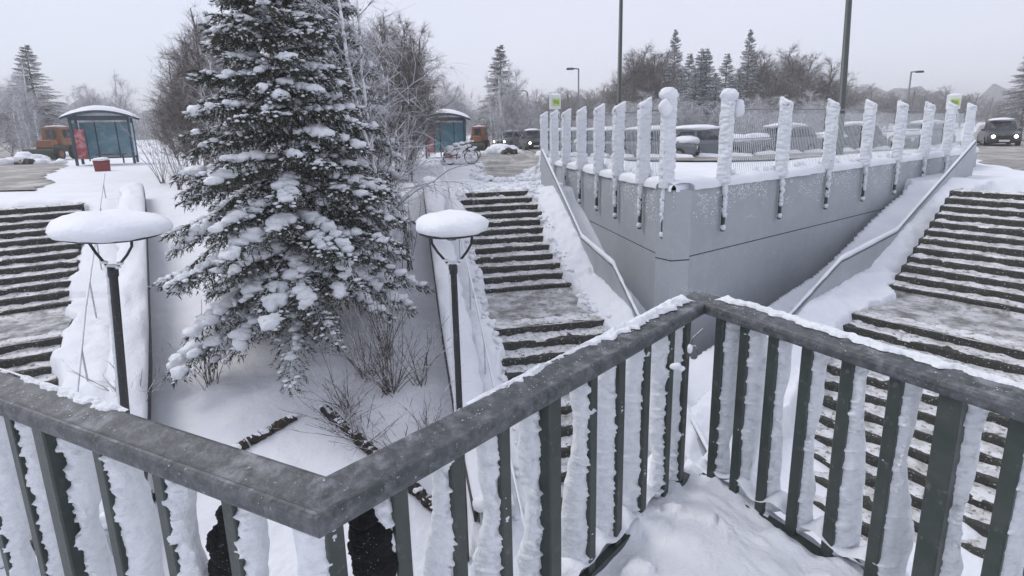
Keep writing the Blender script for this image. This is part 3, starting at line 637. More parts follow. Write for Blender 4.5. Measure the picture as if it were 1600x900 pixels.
# ------------------------------------------------------------------ dome-topped path lamps
def path_lamp(label, X, Y, zg, ztop, sc=1.0, tilt=0):
    root = thing('path_lamp', label, 'lamp', (X, Y, zg), 0, 'path lamps under snow domes'); root.rotation_euler = (0, tilt, 0); h = ztop-zg; R = .375*sc
    n = 40
    def disc(prof, nm, m, wob=0):
        g = G(); P = np.zeros((len(prof), n+1, 3)); a = 2*math.pi*(np.arange(n+1) % n)/n
        for i, (r, z) in enumerate(prof):
            k = 1+wob*fbm(np.cos(a)*1.6+5, np.sin(a)*1.6+i*.15, 3, 3); P[i] = np.stack([np.cos(a)*r*k, np.sin(a)*r*k, h+z+wob*.5*R*fbm(np.cos(a)*r*4+3, np.sin(a)*r*4, 3, 8)*(1 if 0 < i < len(prof) else 0)], -1)
        return g.grid(P).obj(nm, m, root, True)
    disc([(.001, -.05), (R*.80, -.05), (R*.93, -.03), (R*.93, .0), (.001, .012)][::1], 'lamp_shade', 'black')
    disc([(R*.9, -.018), (R*.99, -.012), (R*1.03, .02), (R*1.03, .05), (R*1.0, .085), (R*.9, .12), (R*.75, .15), (R*.55, .17), (R*.3, .182), (.001, .186)], 'snow_dome', 'snow', .13)
    disc([(.05, -.115), (.06, -.10), (.06, -.05)], 'light_housing', 'galv')
    f = h-.40
    for s_ in (-1, 1):
        g = G(); g.tube([(s_*.22, 0, h-.045), (s_*.215, 0, h-.15), (s_*.16, 0, h-.245), (s_*.06, 0, f+.03), (0, 0, f-.03)], .014, 8); g.obj('yoke_arm', 'black', root, True)
    g = G(); g.blob((0, -.0, f+.02), (.085, .03, .03), 2, .25, 2, 5); g.blob((-.08, 0, f+.06), (.04, .022, .02), 2, .25, 2, 6); g.blob((.08, 0, f+.06), (.04, .022, .02), 2, .25, 2, 7); setp(g.obj('yoke_snow', 'snow', root, True), kind='stuff')
    g = G(); g.tube([(0, 0, f+.02), (0, 0, f-.08), (0, 0, f-.10), (0, 0, -.3)], [.050, .050, .040, .043], 14); g.obj('pole', 'black', root, True)
    g = rime_slab(0, .018, .028, .5, f-.03, 5, nz=160, hf=.008); o = g.obj('pole_rime', 'snow_fine', root, True); o.location = (-.040, -.005, 0)
    return root
path_lamp('black path lamp with a snow-domed disc head in front of the middle steps', -.645, 5.72, -4.9, -1.045)
lx, ly = toL(-.42, 5.5); path_lamp('black path lamp with a snow-domed disc head at the left margin', lx, ly, ground(lx, ly)+.02, -.93, 1.35, math.radians(5))
# ------------------------------------------------------------------ bare trees
def seg_mesh(name, S, nside=3):
    """S rows p0(3) p1(3) r0 r1 -> prisms"""
    S = np.array(S); p0, p1 = S[:, :3], S[:, 3:6]; t = p1-p0; t /= np.linalg.norm(t, axis=1)[:, None]+1e-9
    ref = np.where(np.abs(t[:, 2:3]) > .9, np.array([[1., 0, 0]]), np.array([[0, 0, 1.]])); a = np.cross(t, ref); a /= np.linalg.norm(a, axis=1)[:, None]; b = np.cross(t, a)
    ring = []
    for k in range(nside):
        g_ = 2*math.pi*k/nside; d = a*math.cos(g_)+b*math.sin(g_); ring += [p0+d*S[:, 6:7], p1+d*S[:, 7:8]]
    P = np.stack(ring, 1).reshape(-1, 3); n = len(S); base = np.arange(n)[:, None]*2*nside
    F_ = np.stack([np.concatenate([base+2*k, base+2*((k+1) % nside), base+2*((k+1) % nside)+1, base+2*k+1], 1) for k in range(nside)], 1).reshape(-1, 4)
    return npmesh(name, P, F_, True)
def bare_tree(seed, H, spread=.5, droop=0.0, levels=4, n0=14, trunk_r=.012, upright=.6, forks=0, dens=1.0, tw=.006):
    R = random.Random(seed); S = []; T = []
    def grow(p, d, L, r, lev, out):
        n = max(2, int(L/(.35 if lev < 2 else .22))); n = min(n, 12 if lev else 18); st = L/n; pts = [(p.copy(), d.copy(), r)]
        for i in range(n):
            w_ = Vector((R.gauss(0, 1), R.gauss(0, 1), R.gauss(0, 1)))*(.05 if lev == 0 else .13)
            d = (d+w_+Vector((0, 0, (-droop*(.25 if lev > 1 else .02) if lev >= 1 else .05)))).normalized(); q = p+d*st; r2 = r*(1-.75/n if lev else 1-.62/n) if i < n-1 else r*.6
            out.append((*p, *q, r, r2)); p = q; r = r2; pts.append((p.copy(), d.copy(), r))
        return pts
    tp = []
    base = [(Vector((0, 0, -.3)), Vector((0, 0, 1)), H, H*trunk_r)]
    if forks:
        base = [(Vector((R.uniform(-.1, .1), R.uniform(-.1, .1), -.2)), Vector((R.gauss(0, .22), R.gauss(0, .22), 1)).normalized(), H*R.uniform(.75, 1), H*trunk_r*.7) for _ in range(forks)]
    for (p, d, L, r) in base:
        tr = grow(p, d, L, r, 0, T)
        nb = int(n0*dens)
        for b in range(nb):
            t = .16+.82*(b+R.random())/nb; i = min(len(tr)-1, int(t*len(tr))); pp, pd, pr = tr[i]; az_ = R.uniform(0, 6.283)
            o = Vector((math.cos(az_), math.sin(az_), upright+R.uniform(-.2, .4))).normalized(); BL = H*spread*(1.02-t)**.7*R.uniform(.6, 1.05)*(.75+.5*min(1, t*3))
            b1_ = grow(pp, o, BL, pr*.55, 1, S)
            for k in range(int((3+BL*2.0)*dens)):
                j = R.randrange(1, len(b1_)); p2, dd2, r2 = b1_[j]; o2 = (dd2+Vector((R.gauss(0, .6), R.gauss(0, .6), R.gauss(.1, .45)))).normalized()
                b2_ = grow(p2, o2, BL*R.uniform(.25, .5), max(r2*.55, tw*1.3), 2, S)
                if levels > 3:
                    for m_ in range(int(5*dens)):
                        j = R.randrange(0, len(b2_)); p3, d3, r3 = b2_[j]; o3 = (d3+Vector((R.gauss(0, .7), R.gauss(0, .7), R.gauss(0, .5)-droop))).normalized()
                        b3_ = grow(p3, o3, R.uniform(.25, .6)*(1+droop)*max(.6, H/10), tw, 3, S)
    return seg_mesh('trunk', T, 7), seg_mesh('branches', S, 3)
VAR = {}
def tree_variants():
    VAR['birch'] = [bare_tree(3, 11, .42, .45, 4, 18, .0095, .85, 2), bare_tree(8, 11, .34, .35, 4, 22, .0085, .75)]
    VAR['round'] = [bare_tree(s, 10, .42, .05, 4, 20, .012, .8, 3, 1.6, .0065) for s in (21, 22, 23)]
    VAR['tall'] = [bare_tree(s, 12, .24, .05, 4, 34, .009, 1.3) for s in (31, 32)]
tree_variants()
PROTO = {}
ORD = ['leftmost', 'second', 'third', 'fourth', 'fifth', 'sixth', 'seventh', 'eighth', 'ninth', 'tenth', 'eleventh', 'twelfth', 'thirteenth', 'fourteenth', 'fifteenth', 'sixteenth', 'seventeenth', 'eighteenth', 'nineteenth', 'twentieth']
def rank(xs, right=False):
    o = sorted(range(len(xs)), key=lambda i: xs[i]*(-1 if right else 1)); r = [0]*len(xs)
    for k, i in enumerate(o): r[i] = k
    return [('leftmost' if k == 0 else ORD[k]+' from left') for k in r]
def put_tree(kind, v, X, Y, zg, h, label, group, m='bark_b', rz=None, sx=1.0, cat='tree', name='bare_tree'):
    key = (kind, v % len(VAR[kind]), m)
    if key not in PROTO:
        a, b = VAR[kind][v % len(VAR[kind])]; a = a.copy(); b = b.copy(); a.materials.clear(); b.materials.clear(); a.materials.append(M[m]); b.materials.append(M[m]); PROTO[key] = (a, b)
    a, b = PROTO[key]; H0 = {'birch': 11, 'round': 10, 'tall': 12}[kind]; s = h/H0
    root = thing(name, label, cat, (X, Y, zg), rz if rz is not None else random.uniform(0, 6.28), group); root.scale = (s*sx, s*sx, s)
    link('trunk', a, None, root); setp(link('crown', b, None, root), kind='stuff'); return root
# ------------------------------------------------------------------ spruces
def spruce_mesh(seed, H, R0, whorls, per, dens=1.0, snow=1.0, power=.75, flat_=.35):
    R = random.Random(seed); S = []; Q = []; g = G(); S.append((0, 0, -.3, 0, 0, H*.5, H*.014, H*.009)); S.append((0, 0, H*.5, 0, 0, H, H*.009, .008))
    leaf = []
    for w_ in range(whorls):
        t = (w_+.5)/whorls; h = H*(.12+.86*t**1.05);  
        for b in range(per):
            az_ = R.uniform(0, 6.283); L = R0*(1-t)**power*R.uniform(.70, 1.12)+.12; cs, sn = math.cos(az_), math.sin(az_)
            rise = R.uniform(-.05, .25)+t*.5; sag = R.uniform(.35, .60)*(1-t*.5); hh = h+R.uniform(-.5, .5)*H/whorls
            n = 9; pts = []
            for i in range(n+1):
                u = i/n; x = L*u; z = hh+L*(rise*u-sag*u*u*1.25+.10*u**3); pts.append(Vector((cs*x, sn*x, z)))
            for i in range(n): S.append((*pts[i], *pts[i+1], .014*(1-i/n)+.004, .014*(1-(i+1)/n)+.004))
            side = Vector((-sn, cs, 0)); nt_ = int((8+L*13)*dens)
            for k in range(nt_):
                u = .12+.88*(k+R.random())/nt_; i = min(n-1, int(u*n)); f_ = u*n-i; p = pts[i].lerp(pts[i+1], f_); ax = (pts[i+1]-pts[i]).normalized()
                sgn = 1 if k % 2 else -1; TL = (.10+.36*L*(1-u)*.8+.08)*R.uniform(.7, 1.2); TL = min(TL, .62)
                d = (ax*.75+side*sgn*.9+Vector((0, 0, -R.uniform(.25, .75)))).normalized(); leaf.append((p, d, TL))
            leaf.append((pts[-1], (pts[-1]-pts[-2]).normalized(), .16))
            hv = R.random()**.6*snow
            for k in range(int((5+L*11)*min(1.2, .3+hv))):
                u = R.uniform(.22, 1.0); i = min(n-1, int(u*n)); p = pts[i].lerp(pts[i+1], min(1, u*n-i)); r = R.uniform(.02, .07)*(.55+.65*L/R0)*(.5+hv)
                off = side*R.gauss(0, .07*L*(1.2-u)); tl_ = (pts[i+1]-pts[i]).normalized()
                g.blob(p+off+Vector((0, 0, r*.2-off.length*.35)), (r*R.uniform(1.1, 1.9), r*R.uniform(.9, 1.4), r*R.uniform(.6, 1.0)), 2, .6, 1.9, R.randrange(99), az_+R.gauss(0, .9))
    # needle sprays
    P0 = np.array([l[0][:] for l in leaf]); D = np.array([l[1][:] for l in leaf]); TLs = np.array([l[2] for l in leaf]); rg = np.random.default_rng(seed)
    out = []; k = int(13*dens**.5)
    for j in range(k):
        u = (j+rg.random(len(P0)))/k; base = P0+D*(TLs*u)[:, None]+np.array([0, 0, -1.])*(TLs*u*u*.25)[:, None]
        for sg in (-1, 1):
            rnd = rg.normal(0, 1, (len(P0), 3)); sd = np.cross(D, rnd); sd /= np.linalg.norm(sd, axis=1)[:, None]; ln = rg.uniform(.035, .075, len(P0))[:, None]
            tip = base+(sd*.75+D*.75)*ln; wv = np.cross(sd, D); wv = wv*rg.uniform(.006, .013, len(P0))[:, None]
            out.append(np.stack([base-wv, tip-wv*.3, tip+wv*.3, base+wv], 1))
    Qd = np.concatenate(out).reshape(-1, 3); fo = npmesh('crown', Qd, np.arange(len(Qd)).reshape(-1, 4), False)
    # snow lying on the twigs
    rg_ = [l for l in leaf if R.random() < .75*snow]
    for (p, d, TL) in rg_:
        r = R.uniform(.012, .036); u = R.uniform(.2, 1); q = p+d*(TL*u); g.blob(q+Vector((0, 0, r*.3)), (r*R.uniform(1.2, 2.6), r*1.1, r*.7), 1, .45, 1.9, R.randrange(99), math.atan2(d.y, d.x))
    return seg_mesh('trunk', S, 5), fo, g.mesh('branch_snow', True)
def put_spruce(ms, X, Y, zg, s, label, group, sx=1.0, rz=0, m='needles', name='spruce', cat='spruce'):
    root = thing(name, label, cat, (X, Y, zg), rz, group); root.scale = (s*sx, s*sx, s) if not hasattr(s, '__len__') else s
    for me, nm, mm, st in ((ms[0], 'trunk', 'bark', 0), (ms[1], 'crown', m, 1), (ms[2], 'branch_snow', 'snow_fine', 1)):
        if not me.materials: me.materials.append(M[mm])
        o = link(nm, me, None, root)
        if st: setp(o, kind='stuff')
    return root
SPA = spruce_mesh(6, 7.6, 2.08, 27, 10, 1.3, 1.0, .88)
px_ = atY(478, 540, 9.4); put_spruce(SPA, px_[0], 9.4, ground(px_[0], 9.4)-.1, (1, 1, 1), 'big dark spruce loaded with snow on the slope left of the path lamp', None)
px_ = atY(512, 200, 12.5); put_spruce(SPA, px_[0], 12.5, ground(px_[0], 12.5)-.1, .98, 'snowy spruce standing close behind the big dark one', None, .8, 2.1)
SPC = spruce_mesh(12, 14.0, 3.0, 36, 9, .8, .15, .85)
SPB = spruce_mesh(9, 14.0, 3.1, 34, 8, .8, .5, .8)
def both(fn, sides='LR'):
    """lay a thing out beside the middle view and its counterparts on the flanks"""
    fn(lambda x, y: (x, y), '')
    for s_ in sides: fn(toL if s_ == 'L' else toR, s_)
WHERE = {'': ['', ''], 'L': ['at the left margin, ', 'far left '], 'R': ['toward the right margin, ', 'far right ']}
# near birches left of the parapet
def tl(kind, v, px, ytop, Y, label, group, m='bark_b', sx=1.0, side='', name='bare_tree', ybase=None, rz=None):
    x = px if side == '' else (pxL(px) if side == 'L' else pxR(px)); top = atY(x, ytop, Y); X = top[0]; zg = ground(X, Y)
    w_ = (X*V[0]+Y*V[1] > 4.8) 
    if w_ and abs(X/Y) < 2: zg = min(zg, -float(far(np.array(Y)))) if zg > -3 else -float(far(np.array(Y)))
    return put_tree(kind, v, X, Y, zg-.05, top[2]-zg, label, group, m, rz, sx, name=name)
tl('birch', 0, 562, -130, 12.0, 'slender rimed birch whose drooping twigs reach over the sky beside the spruce', 'birches beside the steps', 'bark_w', 1.0, name='birch', rz=.4)
tl('birch', 1, 590, -90, 11.6, 'rimed birch with a white trunk forking right above the spruce limbs', 'birches beside the steps', 'bark_w', 1.0, name='birch', rz=2.0)
tl('birch', 0, 540, -60, 14.5, 'rimed birch standing directly behind the top of the big spruce', 'birches beside the steps', 'bark_w', 1.0, name='birch')
tl('tall', 1, 551, -60, 13.5, 'dark-stemmed rimed tree rising just right of the big spruce top', 'birches beside the steps', 'bark_w', .9, name='birch')
tl('birch', 1, 415, -80, 13.0, 'slender rimed birch rising left of the big spruce', 'birches beside the steps', 'bark_w', 1.0, name='birch')
tl('birch', 1, 588, 35, 15.0, 'shorter rimed birch with arching twigs left of the bus shelter', 'birches beside the steps', 'bark_w', .9, name='birch')
tl('birch', 0, 318, 30, 15.5, 'shorter rimed birch between the spruce and the left bus shelter', 'birches beside the steps', 'bark_w', .9, name='birch')
brown = [(556, 20, 22), (575, 30, 24), (590, 15, 20), (602, 5, 23), (616, 10, 26), (626, 25, 21), (622, 45, 23), (627, 70, 26), (632, 95, 24), (637, 112, 27), (641, 135, 30), (610, 60, 18), (633, 95, 18), (570, 60, 19), (540, 30, 22), (520, 20, 24), (505, 40, 21)]
for side in ('', 'L'):
    for i, (x, y, Y) in enumerate(brown):
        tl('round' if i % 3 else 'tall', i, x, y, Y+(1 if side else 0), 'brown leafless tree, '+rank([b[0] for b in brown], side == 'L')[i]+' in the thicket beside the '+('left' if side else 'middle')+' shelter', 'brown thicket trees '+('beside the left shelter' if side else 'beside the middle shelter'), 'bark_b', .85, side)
mist = [(788, 92, 55), (799, 104, 54), (774, 112, 56), (690, 120, 62), (703, 108, 66), (716, 125, 60), (727, 140, 70), (738, 150, 72), (742, 145, 84), (806, 105, 58), (795, 130, 64), (768, 150, 60)]
for side in ('', 'L'):
    for i, (x, y, Y) in enumerate(mist):
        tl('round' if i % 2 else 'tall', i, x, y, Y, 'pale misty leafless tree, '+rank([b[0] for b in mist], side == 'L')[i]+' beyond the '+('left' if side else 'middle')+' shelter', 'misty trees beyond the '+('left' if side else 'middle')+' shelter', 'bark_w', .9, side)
for side in ('', 'L', 'R'):
    x = 781 if side == '' else (38 if side == 'L' else 1618); top = atY(x, 68, 58); zg = -1.95
    put_spruce(SPC, top[0], 58, zg, (top[2]-zg)/14.0, {'': 'pointed frosted larch standing alone beyond the snowplough', 'L': 'pointed frosted larch at the left edge', 'R': 'pointed frosted larch cut by the right edge'}[side], 'pointed frosted larches', 1.45, 1.0, 'larch', 'larch', 'larch')
    if side != 'R':
        for i, dx in enumerate((-14, -8, -2, 4)):
            xx = x+dx*(1 if side == '' else 1.6); top = atY(xx, 150, 50); put_tree('tall', i, top[0], 50, -1.92, top[2]+1.92, 'slim white-stemmed tree, '+ORD[i]+(' from left' if i else '')+' in the row before the '+('lone' if side == '' else 'left-edge')+' larch', 'white-stemmed trees before the '+('lone' if side == '' else 'left-edge')+' larch', 'bark_w', None, .6)
farl = [(832, 150, 120), (843, 140, 130), (856, 143, 125), (868, 148, 135), (880, 128, 120), (888, 135, 128), (897, 140, 118), (912, 132, 110), (924, 138, 115), (935, 130, 105), (946, 138, 110), (955, 125, 98), (965, 130, 100), (975, 118, 95), (822, 152, 140), (850, 150, 100), (905, 150, 90), (930, 152, 88), (876, 152, 95)]
for side in ('', 'R'):
    for i, (x, y, Y) in enumerate(farl):
        if side == 'R' and x < 822: continue
        tl('round' if i % 3 else 'tall', i, x, y, Y, 'hazy bare tree, '+rank([b[0] for b in farl], side == 'R')[i]+' in far line '+('left of the tall pole' if side == '' else 'right of the right-hand tall pole'), 'far hazy trees '+('left of the tall pole' if side == '' else 'right of the right-hand pole'), 'bark_b', 1.25, side)
rgt = [(984, 88, 60), (994, 78, 64), (1004, 70, 60), (1014, 66, 66), (1026, 70, 62), (1037, 66, 60), (1046, 75, 64), (1000, 105, 54), (1018, 110, 52), (1035, 112, 52), (1064, 100, 56), (978, 120, 58)]
for side in ('', 'R'):
    for i, (x, y, Y) in enumerate(rgt):
        tl('round', i, x, y, Y, 'round-crowned bare tree, '+rank([b[0] for b in rgt], side == 'R')[i]+' in grove '+('right of the tall pole' if side == '' else 'left of the right-hand tall pole'), 'grove trees '+('right of the tall pole' if side == '' else 'left of the right-hand pole'), 'bark_b', 1.0, side)
    for i, (x, y, Y, sx) in enumerate([(1056, 44, 56, .8), (1078, 82, 48, 1.15), (1097, 74, 46, 1.2), (1066, 105, 50, 1.2), (1088, 112, 44, 1.3), (1046, 128, 52, 1.2)]):
        xx = x if side == '' else pxR(x); top = atY(xx, y, Y); zg = -1.95
        put_spruce(SPB, top[0], Y, zg, (top[2]-zg)/14.0, ('tall pointed spruce rising above the grove ' if i == 0 else 'frosted spruce, '+rank([1056, 1078, 1097, 1066, 1088, 1046], side == 'R')[i]+' in the clump ')+('above the nearest rimed post' if side == '' else 'right of the two corner posts'), 'frosted spruces '+('above the near posts' if side == '' else 'behind the right fence'), sx, i*1.3, 'needles_f')
    for i, (x, y, Y) in enumerate([(985, 150, 40), (1000, 140, 42), (1015, 148, 38), (1038, 142, 40), (1060, 150, 37), (948, 152, 44), (1082, 150, 36)]):
        tl('round', i+5, x, y, Y, 'low white-rimed bush tree, '+rank([985, 1000, 1015, 1038, 1060, 948, 1082], side == 'R')[i]+' behind the '+('middle' if side == '' else 'right-hand')+' fence', 'rimed bush trees behind the '+('middle' if side == '' else 'right-hand')+' fence', 'bark_w', 1.3, side)
# far wooded rise as one mass
g = G(); xs_ = np.linspace(-420, 560, 400)
setp(G().grid(np.stack([np.stack([xs_, 270+0*xs_+r_*12, -3+(h_*(1+.5*fbm(xs_*.05, 3, 5)+.3*fbm(xs_*.25, r_, 3)))], -1) for r_, h_ in ((0, 0), (.3, 9), (1, 14), (2, 15), (4, 0))])).obj('wooded_hill', 'hedge', None, True), kind='structure')
# ------------------------------------------------------------------ shrubs
def shrub(label, x, y, n, Hh, lean, group, seed, m='bark_b', Y=None, name='shrub'):
    R = random.Random(seed); p = atZ(x, y, -4.0)
    Yc = p[1] if Y is None else Y
    for _ in range(25):
        q = atY(x, y, Yc); zg = ground(q[0], q[1]); Yc += (q[2]-zg)*1.2 if Y is None else 0
    q = atY(x, y, Yc); S = []; N2 = []
    for k in range(n):
        az_ = R.uniform(0, 6.283); d = Vector((math.cos(az_)*lean*R.uniform(.3, 1.2), math.sin(az_)*lean*R.uniform(.3, 1.2), 1)).normalized(); pnt = Vector((R.gauss(0, .05), R.gauss(0, .05), -.05)); L = Hh*R.uniform(.5, 1.15); st = L/9; r = .0085
        for i in range(9):
            d = (d+Vector((R.gauss(0, .07), R.gauss(0, .07), R.gauss(-.02, .05)))).normalized(); b = pnt+d*st; S.append((*pnt, *b, r, r*.9)); 
            if i > 1 and R.random() < .75:
                o = (d+Vector((R.gauss(0, .6), R.gauss(0, .6), R.gauss(0, .4)))).normalized(); c = b.copy(); rr_ = r*.6
                for j in range(4): o = (o+Vector((R.gauss(0, .1), R.gauss(0, .1), .02))).normalized(); e = c+o*st*.55; S.append((*c, *e, rr_, rr_*.8)); c = e; rr_ *= .8
            pnt = b; r *= .9
    o = seg_mesh('shrub', S, 4); o.materials.append(M[m]); root = thing(name, label, 'shrub', (q[0], q[1], zg), 0, group); link('stems', o, None, root)
    SS = [(*[s_[0], s_[1], s_[2]+s_[6]*.8], *[s_[3], s_[4], s_[5]+s_[7]*.8], s_[6]*.9, s_[7]*.9) for s_ in S if R.random() < .62 and abs(s_[5]-s_[2]) < .9*math.dist(s_[:3], s_[3:6])]
    o2 = seg_mesh('twig_snow', SS, 4); o2.materials.append(M['snow']); setp(link('twig_snow', o2, None, root), kind='stuff'); return root
SG = 'leafless shrubs on the snowy slope'
shrub('large fan-shaped bare shrub below the big spruce', 612, 612, 42, 1.5, .75, SG, 1)
shrub('low sprawling bare shrub close above the handrail, near the dark log', 640, 722, 22, 1.3, 1.3, SG, 2)
shrub('small upright bare shrub just left of the lamp pole', 665, 690, 9, .95, .6, SG, 3)
shrub('bare shrub with tall thin stems under the spruce branches', 605, 560, 16, 1.5, .3, SG, 4)
shrub('tall reedy stems leaning beside the upper low wall', 640, 420, 10, 1.5, .25, SG, 5)
shrub('wide bare shrub at the foot of the spruce, left of the fan-shaped one', 545, 640, 16, 1.2, 1.0, SG, 6)
shrub('rimed twiggy shrub spreading left of the fan-shaped shrub', 570, 690, 20, 1.1, 1.5, SG, 16, 'bark_b')
shrub('rimed twiggy shrub beside the upper end of the dark log', 525, 668, 16, .9, 1.4, SG, 17, 'bark_b')
shrub('rimed twiggy shrub between the fan-shaped shrub and the low wall', 655, 600, 14, 1.2, .7, SG, 18, 'bark_b')
shrub('rimed twiggy shrub under the lowest spruce boughs', 575, 590, 22, 1.2, .8, SG, 19, 'bark_b')
shrub('bare shrub on the slope left of the big spruce', 330, 600, 16, 1.3, .6, SG, 7)
shrub('bare shrub near the left low wall', 215, 640, 8, 1.0, .6, SG, 8)
WG = 'willow stems beside the upper steps'
for i, (x, y, Y, h_) in enumerate([(610, 268, 15, 2.2), (622, 262, 16, 2.2), (633, 255, 18, 2.2), (641, 250, 20, 2.0), (600, 300, 14, 1.8)]):
    q = atY(x, y, Y); shrub('clump of pale willow stems, '+rank([618, 632, 645, 655, 604])[i]+' between spruce and middle shelter', x, y, 14, h_, .35, WG, 20+i, 'bark_w', Y=Y, name='willow_clump')
for i, (x, y, Y, h_) in enumerate([(300, 268, 15, 2.2), (276, 262, 17, 2.4), (250, 252, 19, 2.2)]):
    shrub('clump of pale willow stems, '+rank([300, 276, 250])[i]+' between spruce and left shelter', x, y, 14, h_, .35, 'willow stems beside the left parapet', 30+i, Y=Y, name='willow_clump')
# ------------------------------------------------------------------ dark log edging on the slope
def logs(label, P, grp):
    a = Vector(P[0]); root = thing('log_edging', label, 'log edging', tuple(a), 0, grp); n = len(P)-1
    for i in range(n):
        p, q = Vector(P[i])-a, Vector(P[i+1])-a; g = G(); m = 10; pts = []; rr_ = []
        for k in range(m): t = k/(m-1)*.94+.03; pts.append(p.lerp(q, t)+Vector((random.gauss(0, .004), random.gauss(0, .004), random.gauss(0, .004)))); rr_.append(.072*(1+.2*random.uniform(-1, 1)))
        g.tube(pts, rr_, 9); o = g.obj('log', 'log', root, True)
        g = G()
        for k in range(4): t = random.random(); c = p.lerp(q, t); r = random.uniform(.03, .06); g.blob(c+Vector((0, -.01, .04)), (r*1.5, r, r*.7), 2, .4, 2, k+i)
        setp(g.obj('snow', 'snow', o, True), kind='stuff')
LP_ = []
for i in range(9):
    t = i/8; x = 504+(708-504)*t; y = 637+(818-637)*t; Yc = 6.5
    for _ in range(30): q = atY(x, y, Yc); Yc += (q[2]-ground(q[0], q[1])-.05)*1.2
    LP_.append((q[0], q[1], ground(q[0], q[1])+.055))
logs('dark weathered log edging crossing the snowy slope from the left toward the lamp', LP_, 'log edgings on the slopes')
LL = []
for i in range(9):
    t = i/8; x = 462+(165-462)*t; y = 650+(818-650)*t; Yc = 6.5
    for _ in range(30): q = atY(x, y, Yc); Yc += (q[2]-ground(q[0], q[1])-.05)*1.2
    LL.append((q[0], q[1], ground(q[0], q[1])+.055))
logs('dark weathered log edging crossing the snowy slope toward the left-hand lamp', LL, 'log edgings on the slopes')
# ------------------------------------------------------------------ bus shelters
def shelter(label, X, Y, rz, sc=1):
    zg = -1.72; root = thing('bus_shelter', label, 'bus shelter', (X, Y, zg), rz, 'blue bus shelters'); root.scale = (sc,)*3
    W, D, Hh = 2.85, 1.5, 2.35
    for (x, y) in ((-W/2+.2, 0), (W/2-.25, 0), (-W/2+.2, D), (W/2-.25, D)): G().box((x, y, Hh/2), (.12, .12, Hh), bev=.01).obj('post', 'blue', root)
    g = G(); P = np.zeros((2, 21, 3)); n = 21
    def arc(z0, th, ov, nm, m, sm=True):
        xs = np.linspace(-W/2-ov, W/2+ov, n); z = z0-.30*(xs/(W/2))**2; ys = np.array([-.35-ov, D+.25+ov]); g = G()
        if nm == 'roof':
            T = np.stack([np.stack([xs, 0*xs+y, z], -1) for y in ys]); g.grid(T); T2 = T.copy(); T2[..., 2] -= th; g.grid(T2[::-1])
            F1 = np.stack([T[0], T2[0]]); g.grid(F1[::-1]); F2 = np.stack([T[1], T2[1]]); g.grid(F2)
        else:
            m_ = 12; yy = np.linspace(0, 1, m_); T = np.zeros((m_, n, 3))
            for i, t in enumerate(yy):
                e = math.sin(math.pi*t)**.35 if 0 < t < 1 else 0; ex_ = np.sin(math.pi*np.linspace(0, 1, n))**.3
                T[i] = np.stack([xs, 0*xs+ys[0]+(ys[1]-ys[0])*t, z-.02+(th*e)*ex_*(1+.2*fbm(xs*2, t*3, 3))], -1)
            g.grid(T)
        return g.obj(nm, m, root, sm)
    arc(Hh+.36, .12, .10, 'roof', 'blue', False); arc(Hh+.37, .26, .14, 'roof_snow', 'snow')
    G().box((0, 0, Hh-.02), (W-.45, .10, .22)).obj('header', 'blue', root)
    f = G(); f.box((0, D, .30), (W-.6, .06, .08)); o = f.obj('back_frame', 'blue', root)
    G().box((0, D-.02, 1.25), (W-.62, .03, 1.80)).obj('back_pane', 'glass', root)
    for k in (-.45, .45): G().box((k, D-.05, 1.25), (.05, .05, 1.84)).obj('mullion', 'blue', root)
    for x in (-W/2+.2, W/2-.25): G().box((x, D/2, 1.25), (.03, D-.14, 1.7)).obj('side_pane', 'glass', root)
    G().box((-W/2+.48, .02, 1.05), (.42, .06, 1.45)).obj('poster', 'poster', root); G().box((-W/2+.74, .0, 1.0), (.05, .08, 1.6)).obj('poster_frame', 'blue', root)
    G().box((.1, D-.45, .48), (1.3, .35, .06)).obj('bench', 'timber', root)
    for k in (-.4, .6): G().box((k, D-.45, .24), (.05, .3, .46)).obj('bench_leg', 'blue', root)
shelter('dark blue bus shelter with a snowy curved roof beyond the top of the middle steps', -4.0, 34.5, .04)
sx_, sy_ = atY(165, 240, 34.5)[:2]; shelter('dark blue bus shelter with a snowy curved roof at the left margin', sx_, sy_, .50, 1.22)
